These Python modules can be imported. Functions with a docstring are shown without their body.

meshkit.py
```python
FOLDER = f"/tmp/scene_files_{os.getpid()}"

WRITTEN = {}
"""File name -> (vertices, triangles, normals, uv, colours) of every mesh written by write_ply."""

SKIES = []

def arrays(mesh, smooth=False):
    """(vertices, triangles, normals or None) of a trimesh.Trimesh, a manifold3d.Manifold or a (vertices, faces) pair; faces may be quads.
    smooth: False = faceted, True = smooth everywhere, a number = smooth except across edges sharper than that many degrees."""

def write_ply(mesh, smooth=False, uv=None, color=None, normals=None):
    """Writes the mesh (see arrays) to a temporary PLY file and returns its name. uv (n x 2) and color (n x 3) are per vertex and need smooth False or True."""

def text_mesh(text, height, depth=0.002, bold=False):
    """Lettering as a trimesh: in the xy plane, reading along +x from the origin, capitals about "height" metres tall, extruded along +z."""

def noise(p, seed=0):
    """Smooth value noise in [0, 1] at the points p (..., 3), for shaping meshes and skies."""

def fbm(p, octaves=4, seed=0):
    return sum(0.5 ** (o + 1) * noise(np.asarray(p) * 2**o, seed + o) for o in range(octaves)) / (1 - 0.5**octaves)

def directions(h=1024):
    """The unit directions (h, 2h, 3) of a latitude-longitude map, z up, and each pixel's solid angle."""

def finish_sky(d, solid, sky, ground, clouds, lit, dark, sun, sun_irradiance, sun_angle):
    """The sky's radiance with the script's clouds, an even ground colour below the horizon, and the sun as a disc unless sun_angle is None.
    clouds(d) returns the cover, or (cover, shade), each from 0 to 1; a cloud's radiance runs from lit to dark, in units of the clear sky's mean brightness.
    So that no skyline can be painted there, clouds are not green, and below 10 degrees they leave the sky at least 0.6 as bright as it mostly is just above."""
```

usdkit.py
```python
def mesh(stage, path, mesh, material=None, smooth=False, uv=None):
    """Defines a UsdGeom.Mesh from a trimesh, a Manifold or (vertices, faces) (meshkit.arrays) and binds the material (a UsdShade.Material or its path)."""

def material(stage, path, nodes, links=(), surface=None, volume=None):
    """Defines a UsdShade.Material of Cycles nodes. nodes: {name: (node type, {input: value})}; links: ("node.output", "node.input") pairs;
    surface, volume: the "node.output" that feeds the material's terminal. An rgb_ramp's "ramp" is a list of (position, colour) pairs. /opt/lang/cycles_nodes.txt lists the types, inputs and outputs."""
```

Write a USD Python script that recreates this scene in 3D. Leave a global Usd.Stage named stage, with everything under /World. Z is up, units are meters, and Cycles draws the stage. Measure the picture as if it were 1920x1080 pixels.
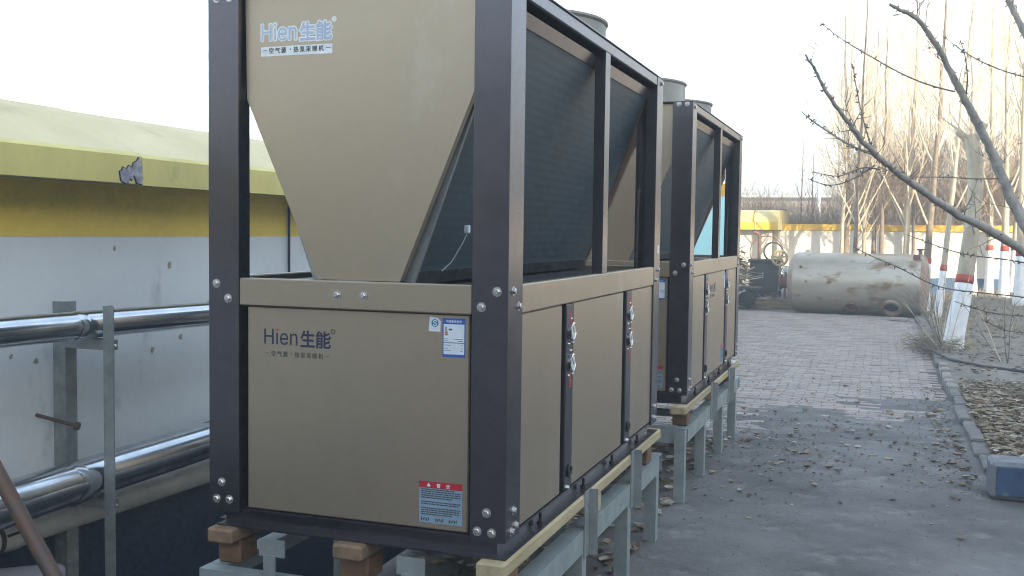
import math, random, json
import numpy as np, trimesh, usdkit, meshkit
from shapely.geometry import Polygon, box as sbox
from shapely.ops import unary_union
from shapely import affinity
from pxr import Usd, UsdGeom, UsdLux, UsdShade, Gf, Sdf

stage = Usd.Stage.CreateInMemory()
UsdGeom.SetStageUpAxis(stage, UsdGeom.Tokens.z)
UsdGeom.SetStageMetersPerUnit(stage, 1.0)
world = UsdGeom.Xform.Define(stage, '/World'); stage.SetDefaultPrim(world.GetPrim())
UsdGeom.Scope.Define(stage, '/World/Looks')
random.seed(7); rng = np.random.default_rng(7)

# ------------------------------------------------------------------ camera, sky, sun, exposure
CAM = np.array([1.0872, -3.0137, 1.6354]); YAW, PITCH, ROLL = -0.3425, -0.0544, 0.0128
EXPOSURE = 1.9
SKY = 0.10
SUN_AZ = math.atan2(0.75, -0.66)          # atan2(x, y) of the direction towards the sun
SUN_EL = math.radians(13)
SUN_I = 1.25
SHADE_Y = 1.4
HAZE = 0.0075
_f = np.array([math.sin(YAW)*math.cos(PITCH), math.cos(YAW)*math.cos(PITCH), math.sin(PITCH)])
_r = np.array([math.cos(YAW), -math.sin(YAW), 0.0]); _u = np.cross(_r, _f)
_r2 = _r*math.cos(ROLL)+_u*math.sin(ROLL); _u2 = -_r*math.sin(ROLL)+_u*math.cos(ROLL)
cam = UsdGeom.Camera.Define(stage, '/World/camera')
m = Gf.Matrix4d(1.0)
for i, v in enumerate((_r2, _u2, -_f, CAM)):
    for j in range(3): m[i, j] = float(v[j])
cam.AddTransformOp().Set(m)
cam.CreateHorizontalApertureAttr(36.0); cam.CreateVerticalApertureAttr(20.25)
cam.CreateFocalLengthAttr(36.0*1939.35/1920.0)
cam.CreateClippingRangeAttr(Gf.Vec2f(0.05, 2000.0))
cam.CreateExposureAttr(EXPOSURE)

dome = UsdLux.DomeLight.Define(stage, '/World/sky')
sky_mat = usdkit.material(stage, '/World/Looks/sky', {
    'tc': ('texture_coordinate', {}),
    'sky': ('sky_texture', {'sky_type': 'single_scattering', 'sun_disc': False, 'sun_elevation': SUN_EL, 'sun_rotation': SUN_AZ,
                            'air_density': 1.3, 'aerosol_density': 1.0, 'ozone_density': 1.6}),
    'mp': ('mapping', {'scale': (1.0, 1.0, 2.6)}),
    'n': ('noise_texture', {'scale': 1.7, 'detail': 5.0, 'roughness': 0.55}),
    'ramp': ('rgb_ramp', {'ramp': [(0.38, (0.05, 0.05, 0.05)), (0.72, (0.55, 0.55, 0.55))]}),
    'mix': ('mix', {'color2': (8.6, 10.6, 13.0)}),
    'bg': ('background_shader', {'strength': SKY})},
    [('tc.generated', 'mp.vector'), ('mp.vector', 'n.vector'), ('n.fac', 'ramp.fac'), ('ramp.color', 'mix.fac'), ('sky.color', 'mix.color1'),
     ('mix.color', 'bg.color')], surface='bg.background')
UsdShade.MaterialBindingAPI.Apply(dome.GetPrim()).Bind(sky_mat)
dome.GetPrim().SetCustomDataByKey('kind', 'structure')

sun = UsdLux.DistantLight.Define(stage, '/World/sun')
sun.CreateIntensityAttr(SUN_I); sun.CreateNormalizeAttr(True); sun.CreateAngleAttr(0.53)
sun.CreateColorAttr(Gf.Vec3f(1.0, 0.86, 0.66))
_s = np.array([math.sin(SUN_AZ)*math.cos(SUN_EL), math.cos(SUN_AZ)*math.cos(SUN_EL), math.sin(SUN_EL)])
_x = np.cross([0, 0, 1.0], _s); _x /= np.linalg.norm(_x); _y = np.cross(_s, _x)
m = Gf.Matrix4d(1.0)
for i, v in enumerate((_x, _y, _s)):
    for j in range(3): m[i, j] = float(v[j])
sun.AddTransformOp().Set(m)

# ------------------------------------------------------------------ helpers
LOC, COUNT = {}, {}
def numbered(parent, name):
    k = (str(parent), name); n = COUNT.get(k, 0); COUNT[k] = n+1
    return name if n == 0 else '%s_%03d' % (name, n)

def tag(prim, label=None, cat=None, group=None, kind=None):
    for k, v in (('label', label), ('category', cat), ('group', group), ('kind', kind)):
        if v: prim.SetCustomDataByKey(k, v)
    return prim

def thing(name, label=None, cat=None, loc=(0, 0, 0), group=None, kind=None):
    path = '/World/' + numbered('/World', name)
    x = UsdGeom.Xform.Define(stage, path); x.AddTranslateOp().Set(Gf.Vec3d(*[float(t) for t in loc]))
    LOC[path] = np.array(loc, float)
    return tag(x.GetPrim(), label, cat, group, kind)

def arr(mb):
    if isinstance(mb, MB): return mb.arrays()
    if isinstance(mb, trimesh.Trimesh): return np.array(mb.vertices), np.array(mb.faces)
    return np.asarray(mb[0], float), np.asarray(mb[1], int)

def part(parent, name, mb, mat, label=None, kind=None, smooth=False):
    """one mesh of the scene, given in world coordinates, as a child of parent"""
    v, f = arr(mb)
    root = '/'.join(str(parent.GetPath()).split('/')[:3])
    path = str(parent.GetPath()) + '/' + numbered(parent.GetPath(), name)
    g = usdkit.mesh(stage, path, (v - LOC[root], f), mat, smooth)
    return tag(g.GetPrim(), label, None, None, kind)

def solo(name, mb, mat, label=None, cat=None, group=None, kind=None, smooth=False):
    """a thing that is one mesh"""
    v, f = arr(mb)
    path = '/World/' + numbered('/World', name)
    LOC[path] = np.zeros(3)
    return tag(usdkit.mesh(stage, path, (v, f), mat, smooth).GetPrim(), label, cat, group, kind)

_sg = np.array([[sx, sy, sz] for sx in (-1, 1) for sy in (-1, 1) for sz in (-1, 1)], float)
_cv = np.concatenate([_sg*np.array([.5, .5, .5]) - _sg*np.array([0 if k == a else .1 for k in range(3)]) for a in range(3)])
_cf = None
def chamfer(x0, x1, y0, y1, z0, z1, c):
    global _cf
    if _cf is None:
        h = trimesh.convex.convex_hull(_cv)
        idx = [int(np.argmin(((_cv-p)**2).sum(1))) for p in h.vertices]
        _cf = np.array(idx)[h.faces]
        n = np.cross(_cv[_cf[:, 1]]-_cv[_cf[:, 0]], _cv[_cf[:, 2]]-_cv[_cf[:, 0]])
        flip = (n*_cv[_cf].mean(1)).sum(1) < 0; _cf[flip] = _cf[flip][:, ::-1]
    lo, hi = np.array([x0, y0, z0], float), np.array([x1, y1, z1], float)
    mid, half = (lo+hi)/2, (hi-lo)/2
    c = min(c, 0.45*half.min()*2)
    v = np.concatenate([mid + _sg*(half - np.array([0 if k == a else c for k in range(3)])) for a in range(3)])
    return v, _cf

class MB:
    def __init__(self): self.v, self.f, self.n = [], [], 0
    def add(self, v, f):
        v = np.asarray(v, float); f = np.asarray(f, int)
        if f.shape[1] == 4: f = np.vstack([f[:, [0, 1, 2]], f[:, [0, 2, 3]]])
        self.v.append(v); self.f.append(f+self.n); self.n += len(v); return self
    def mesh(self, t): return self.add(t.vertices, t.faces)
    def box(self, x0, x1, y0, y1, z0, z1, c=0.0):
        if c > 0: return self.add(*chamfer(x0, x1, y0, y1, z0, z1, c))
        v = [(x, y, z) for x in (x0, x1) for y in (y0, y1) for z in (z0, z1)]
        return self.add(v, [(0, 1, 3, 2), (4, 6, 7, 5), (0, 4, 5, 1), (2, 3, 7, 6), (0, 2, 6, 4), (1, 5, 7, 3)])
    def tube(self, pts, r, n=8, cap=True):
        P = np.asarray(pts, float); k = len(P); r = np.broadcast_to(np.asarray(r, float), (k,))
        T = np.gradient(P, axis=0); T /= np.maximum(np.linalg.norm(T, axis=1, keepdims=True), 1e-9)
        a = np.array([0, 0, 1.0]) if abs(T[0][2]) < .9 else np.array([1.0, 0, 0])
        N = np.cross(T[0], a); N /= np.linalg.norm(N)
        ang = np.arange(n)*2*np.pi/n; rows = []
        for i in range(k):
            N = N - T[i]*(N@T[i]); N /= max(np.linalg.norm(N), 1e-9); B = np.cross(T[i], N)
            rows.append(P[i]+r[i]*(np.cos(ang)[:, None]*N+np.sin(ang)[:, None]*B))
        V = np.vstack(rows); j = np.arange(n); j2 = (j+1) % n; F = []
        for i in range(k-1):
            F.append(np.stack([i*n+j, i*n+j2, (i+1)*n+j2, (i+1)*n+j], 1))
        F = np.vstack(F); F = np.vstack([F[:, [0, 1, 2]], F[:, [0, 2, 3]]])
        if cap and n > 3:
            V = np.vstack([V, P[0], P[-1]])
            F = np.vstack([F, np.stack([j2, j, np.full(n, k*n)], 1), np.stack([(k-1)*n+j, (k-1)*n+j2, np.full(n, k*n+1)], 1)])
        return self.add(V, F)
    def cyl(self, a, b, r, n=20): return self.tube([a, b], r, n)
    def prism(self, poly2, o, u, v, n, t):
        """flat outline extruded: points o + u*x + v*y, thickness t along n"""
        if not isinstance(poly2, Polygon) and not hasattr(poly2, 'geoms'): poly2 = Polygon(poly2)
        for g in getattr(poly2, 'geoms', [poly2]):
            if g.is_empty or g.area < 1e-9: continue
            e = trimesh.creation.extrude_polygon(g, t, engine='earcut')
            V = np.array(o, float)+e.vertices[:, :1]*np.array(u, float)+e.vertices[:, 1:2]*np.array(v, float)+e.vertices[:, 2:3]*np.array(n, float)
            F = e.faces
            if np.dot(np.cross(u, v), n) < 0: F = F[:, ::-1]
            self.add(V, F)
        return self
    def lathe(self, prof, o, axis, n=32):
        """profile of (radius, height) pairs turned about the axis through o"""
        ax = np.array(axis, float)/np.linalg.norm(axis)
        a = np.array([0, 0, 1.0]) if abs(ax[2]) < .9 else np.array([1.0, 0, 0])
        N = np.cross(ax, a); N /= np.linalg.norm(N); B = np.cross(ax, N)
        ang = np.arange(n)*2*np.pi/n; C, S = np.cos(ang)[:, None], np.sin(ang)[:, None]
        V = np.vstack([np.array(o)+ax*h+max(r, 1e-5)*(C*N+S*B) for r, h in prof]); j = np.arange(n); j2 = (j+1) % n
        F = np.vstack([np.stack([i*n+j, i*n+j2, (i+1)*n+j2, (i+1)*n+j], 1) for i in range(len(prof)-1)])
        return self.add(V, F)
    def arrays(self): return np.vstack(self.v), np.vstack(self.f)

class MAT:
    pass
def mat(name, c1, c2=None, scale=6.0, rough=0.6, metallic=0.0, bump=0.0, bscale=40.0, c3=None, spots=0.0, sscale=14.0, stretch=(1, 1, 1), rvar=0.12,
        detail=6.0, coat=0.0, spec=0.5, bdist=0.01, lo=0.35, hi=0.65, translucent=0.0, sw=0.08):
    """two-tone noise colour with optional spots of a third colour, roughness variation and fine relief"""
    c2 = c2 or tuple(x*0.86 for x in c1)
    N = {'g': ('geometry', {}), 'mp': ('mapping', {'scale': stretch}),
         'n': ('noise_texture', {'scale': scale, 'detail': detail, 'roughness': 0.6}),
         'ra': ('rgb_ramp', {'ramp': [(lo, c1), (hi, c2)]}),
         'rr': ('map_range', {'from_min': 0.3, 'from_max': 0.7, 'to_min': max(rough-rvar, .03), 'to_max': min(rough+rvar, 1.0)}),
         'p': ('principled_bsdf', {'metallic': metallic, 'coat_weight': coat, 'coat_roughness': 0.25, 'specular_ior_level': spec})}
    L = [('g.position', 'mp.vector'), ('mp.vector', 'n.vector'), ('n.fac', 'ra.fac'), ('n.fac', 'rr.value'), ('rr.result', 'p.roughness')]
    col = 'ra.color'
    if c3 is not None:
        N['n3'] = ('noise_texture', {'scale': sscale, 'detail': 7.0, 'roughness': 0.65})
        N['r3'] = ('rgb_ramp', {'ramp': [(spots, (0, 0, 0)), (spots+sw, (1, 1, 1))]})
        N['m3'] = ('mix', {'color2': c3})
        L += [('mp.vector', 'n3.vector'), ('n3.fac', 'r3.fac'), ('r3.color', 'm3.fac'), (col, 'm3.color1')]
        col = 'm3.color'
    L.append((col, 'p.base_color'))
    if bump > 0:
        N['nb'] = ('noise_texture', {'scale': bscale, 'detail': 5.0, 'roughness': 0.6})
        N['b'] = ('bump', {'strength': bump, 'distance': bdist})
        L += [('mp.vector', 'nb.vector'), ('nb.fac', 'b.height'), ('b.normal', 'p.normal')]
    out = 'p.BSDF'
    if translucent > 0:
        N['t'] = ('translucent_bsdf', {}); N['ms'] = ('mix_closure', {'fac': translucent})
        L += [(col, 't.color'), ('p.BSDF', 'ms.closure1'), ('t.BSDF', 'ms.closure2')]; out = 'ms.closure'
    return usdkit.material(stage, '/World/Looks/'+name, N, L, surface=out)

M = {}
M['tan'] = mat('tan_metal', (.385, .322, .245), (.360, .300, .228), 1.1, .36, .76, .12, 2.6, rvar=.05, bdist=.02, c3=(.42, .375, .31), spots=.585, sscale=2.2, sw=.16, stretch=(1, 1, .45))
M['tan_side'] = M['tan']
M['dark'] = mat('dark_brown_metal', (.105, .100, .118), (.120, .112, .128), 3, .27, .95, .04, 700, rvar=.04, bdist=.0004)
M['inner'] = mat('dark_inner_metal', (.022, .022, .026), None, 3, .6)
M['galv'] = mat('galvanised_steel', (.33, .36, .36), (.23, .255, .26), 9, .48, .55, .08, 60, c3=(.16, .12, .08), spots=.66, sscale=11, bdist=.002)
M['stand'] = mat('primed_stand_steel', (.285, .325, .325), (.215, .25, .255), 7, .55, .35, .1, 50, c3=(.12, .10, .08), spots=.66, sscale=9, bdist=.002)
M['wood'] = mat('pallet_wood', (.40, .33, .20), (.29, .23, .135), 3.0, .75, 0, .35, 30, stretch=(6, .6, 6), bdist=.004)
M['wood_old'] = mat('old_pallet_wood', (.20, .13, .08), (.13, .085, .055), 3.0, .8, 0, .35, 30, stretch=(6, .6, 6), bdist=.004)
M['wood2'] = mat('brown_block_wood', (.16, .085, .045), (.10, .055, .03), 3.0, .8, 0, .35, 30, stretch=(.8, 5, 5), bdist=.004)
M['chrome'] = mat('bright_pipe_cladding', (.66, .69, .74), (.52, .55, .60), 5, .17, 1.0, .06, 12, c3=(.25, .23, .2), spots=.68, sscale=6, rvar=.05, bdist=.004)
M['pvc'] = mat('pvc_pipe', (.62, .61, .57), (.50, .49, .45), 4, .4, 0, c3=(.18, .15, .1), spots=.65, sscale=9)
M['foam'] = mat('grey_pipe', (.20, .19, .22), None, 8, .6)
M['rust_tube'] = mat('rusty_tube', (.075, .06, .055), (.12, .07, .05), 14, .6, .35, .2, 120, bdist=.002)
M['steel_bolt'] = mat('zinc_bolt', (.62, .61, .60), (.40, .39, .38), 120, .3, .9)
M['chrome_ring'] = mat('gauge_chrome', (.72, .73, .74), None, 10, .15, 1.0)
M['dial'] = mat('gauge_dial', (.62, .64, .62), None, 10, .25)
M['black'] = mat('black_rubber', (.012, .012, .013), None, 20, .5)
M['red'] = mat('red_print', (.50, .045, .035), None, 20, .5)
M['redw'] = mat('warning_red', (.42, .02, .03), None, 20, .4)
M['navy'] = mat('navy_print', (.016, .02, .055), None, 20, .45)
M['greyp'] = mat('grey_print', (.05, .05, .045), None, 20, .5)
M['blue_lab'] = mat('label_blue', (.02, .10, .42), None, 20, .4)
M['white_lab'] = mat('label_white', (.62, .68, .74), None, 20, .35)
M['sky_lab'] = mat('label_pale_blue', (.20, .29, .38), None, 20, .4)
M['pale_print'] = mat('pale_print', (.70, .75, .78), None, 20, .4)
M['paleblue_print'] = mat('pale_blue_print', (.38, .47, .62), None, 20, .4)
M['green_lab'] = mat('label_green', (.02, .16, .12), None, 20, .4)
M['teal_lab'] = mat('label_teal', (.02, .22, .34), None, 20, .4)
M['orange_lab'] = mat('label_orange', (.55, .14, .03), None, 20, .4)
M['shroud'] = mat('fan_shroud', (.27, .26, .235), (.22, .215, .20), 3, .5, .2)
M['copper'] = mat('copper_tube', (.28, .115, .07), (.16, .08, .06), 30, .45, .7)
M['wall_w'] = mat('white_wall', (.76, .79, .80), (.66, .70, .72), 1.0, .6, 0, .12, 25, c3=(.42, .43, .42), spots=.60, sscale=2.6, bdist=.004, sw=.14, stretch=(1, 1, .6), spec=.4)
M['wall_y'] = mat('yellow_wall', (.84, .62, .10), (.76, .56, .11), 2.2, .6, 0, .06, 25, c3=(.42, .33, .12), spots=.68, sscale=3, bdist=.004, sw=.14, stretch=(1, 1, .5))
M['wall_b'] = mat('blue_dado', (.010, .024, .062), (.014, .028, .06), 2.5, .6, 0, .1, 25, c3=(.05, .06, .07), spots=.68, sscale=5)
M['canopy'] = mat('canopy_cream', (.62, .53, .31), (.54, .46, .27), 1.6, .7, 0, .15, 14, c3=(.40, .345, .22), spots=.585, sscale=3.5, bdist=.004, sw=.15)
M['fascia'] = mat('canopy_fascia', (.66, .58, .20), (.56, .49, .18), 2.4, .6, 0, .1, 20, c3=(.27, .26, .13), spots=.60, sscale=5, stretch=(1, 1, .35), sw=.15)
M['canopy_far'] = mat('far_canopy', (.62, .52, .22), (.56, .46, .18), 1.6, .6)
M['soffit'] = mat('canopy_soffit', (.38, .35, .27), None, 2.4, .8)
M['torn'] = mat('torn_metal', (.40, .40, .46), (.16, .16, .20), 22, .5)
M['dust'] = mat('grey_dust', (.150, .143, .141), (.088, .084, .085), 1.5, .82, 0, .7, 34, c3=(.205, .195, .188), spots=.545, sscale=3.1, bdist=.012, sw=.14, spec=.5)
M['ground'] = mat('soil', (.20, .175, .145), (.15, .13, .11), .8, .95, 0, .5, 9, bdist=.02, spec=.2)
M['bed'] = mat('bed_soil', (.215, .19, .165), (.155, .135, .115), 1.4, .95, 0, .5, 14, c3=(.27, .24, .20), spots=.58, sscale=3.5, bdist=.02, spec=.2, sw=.14)
M['joint'] = mat('paving_joint', (.20, .182, .175), None, 6, .95)
PAV = [(.315, .265, .240), (.33, .27, .24), (.295, .255, .235), (.345, .27, .232), (.31, .265, .245), (.295, .25, .228)]
for i, c in enumerate(PAV):
    M['paver%d' % i] = mat('paver_brick_tone_%d' % i, c, tuple(x*.8 for x in c), 3, .7, 0, .3, 50, bdist=.003, c3=(.33, .305, .295), spots=.56, sscale=1.1, sw=.16, spec=.5)
M['kerb'] = mat('kerb_concrete', (.175, .16, .15), (.125, .115, .11), 6, .9, 0, .5, 30, bdist=.006)
M['kerb2'] = mat('kerb_brick', (.29, .26, .235), (.20, .18, .165), 8, .9, 0, .5, 30, bdist=.006)
M['bluec'] = mat('worn_blue_concrete', (.045, .085, .17), (.03, .06, .12), 5, .75, 0, .3, 26, c3=(.15, .16, .18), spots=.575, sscale=7, bdist=.006, sw=.1)
M['bluec_e'] = mat('bare_concrete_edge', (.21, .215, .235), (.15, .155, .175), 9, .85, 0, .3, 30, bdist=.005)
LEAF = [(.36, .30, .22), (.27, .20, .13), (.46, .42, .36), (.16, .11, .075)]
for i, c in enumerate(LEAF): M['leaf%d' % i] = mat('dry_leaf_%d' % i, c, tuple(x*.7 for x in c), 40, .8)
M['hose'] = mat('black_hose', (.035, .033, .033), None, 9, .6)
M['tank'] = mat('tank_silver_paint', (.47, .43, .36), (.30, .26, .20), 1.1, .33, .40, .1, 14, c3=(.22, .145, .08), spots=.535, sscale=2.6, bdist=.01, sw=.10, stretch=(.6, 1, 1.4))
M['rust'] = mat('rust', (.20, .085, .05), (.12, .06, .045), 9, .85, 0, .3, 40, c3=(.3, .26, .22), spots=.62, sscale=7)
M['tank_end'] = mat('tank_end_rusty', (.36, .31, .26), (.24, .16, .115), 2.4, .6, .2, .1, 14, c3=(.20, .09, .05), spots=.54, sscale=3)
M['cab'] = mat('dark_cabinet_paint', (.055, .058, .055), (.04, .042, .04), 5, .55, .1, c3=(.12, .09, .07), spots=.66, sscale=9)
M['cyan'] = mat('pale_cyan_sheet', (.40, .74, .78), (.46, .78, .80), 1.5, .45)
M['bark'] = mat('pale_bark', (.46, .39, .285), (.33, .28, .205), 9, .9, 0, .5, 40, c3=(.09, .075, .06), spots=.62, sscale=16, stretch=(1, 1, .35), bdist=.01)
M['twig'] = mat('pale_twig', (.60, .50, .36), (.47, .39, .27), 20, .9)
M['bark_d'] = mat('dark_bark', (.23, .18, .125), (.15, .115, .08), 9, .9, 0, .5, 40, bdist=.01)
M['bark_g'] = mat('grey_branch_bark', (.36, .335, .30), (.25, .23, .205), 24, .8, 0, .4, 60, c3=(.07, .06, .055), spots=.66, sscale=45, bdist=.004)
M['twig_g'] = mat('grey_twig', (.17, .145, .125), None, 20, .85)
M['thicket'] = mat('brown_thicket', (.245, .172, .105), (.165, .115, .072), 2.5, .9)
M['lime'] = mat('lime_paint', (.78, .78, .79), (.66, .66, .67), 8, .85, 0, .3, 40, c3=(.40, .37, .33), spots=.66, sscale=15, bdist=.006)
M['redband'] = mat('red_band', (.42, .06, .035), (.34, .06, .04), 9, .85)
M['grass'] = mat('dry_grass', (.40, .33, .18), (.28, .22, .12), 6, .9)
M['shed_w'] = mat('far_shed_wall', (.30, .245, .21), (.25, .205, .18), .6, .9)
M['shed_r'] = mat('far_shed_roof', (.52, .52, .48), None, .6, .8)
M['white'] = mat('white_paint', (.72, .71, .68), None, 3, .6)
M['pwall'] = mat('perimeter_white', (.70, .67, .60), (.58, .55, .49), .9, .8, 0, .2, 12, c3=(.44, .41, .36), spots=.60, sscale=1.6, sw=.15)
M['pyel'] = mat('perimeter_yellow', (.72, .44, .03), (.62, .38, .05), 1.5, .7)
M['pblue'] = mat('perimeter_blue', (.055, .11, .22), (.07, .12, .20), 1.5, .75)
M['shade_wall'] = mat('shade_building_wall', (.66, .60, .52), (.58, .53, .46), .8, .9)  # wall of the added shade building, kept pale for bounce
M['glass'] = mat('dark_window', (.03, .035, .04), None, 3, .1)

def coil_mat(name, c1, c2, per):
    return usdkit.material(stage, '/World/Looks/'+name, {
        'g': ('geometry', {}), 'mp': ('mapping', {'scale': (0, 0, 1)}),
        'sx': ('separate_xyz', {}), 'mu': ('math', {'math_type': 'multiply', 'value2': per}), 'si': ('math', {'math_type': 'sine'}),
        'mr': ('map_range', {'from_min': -1.0, 'from_max': 1.0, 'to_min': 0.0, 'to_max': 1.0}),
        'mx': ('mix', {'color1': c1, 'color2': c2}),
        'b': ('bump', {'strength': 0.12, 'distance': 0.002}),
        'p': ('principled_bsdf', {'metallic': 0.25, 'roughness': 0.5})},
        [('g.position', 'sx.vector'), ('sx.z', 'mu.value1'), ('mu.value', 'si.value1'), ('si.value', 'mr.value'), ('mr.result', 'mx.fac'),
         ('mr.result', 'b.height'), ('mx.color', 'p.base_color'), ('b.normal', 'p.normal')], surface='p.BSDF')
M['coil'] = coil_mat('coil_fins', (.031, .051, .068), (.037, .060, .077), 2*math.pi/0.030)

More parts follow.
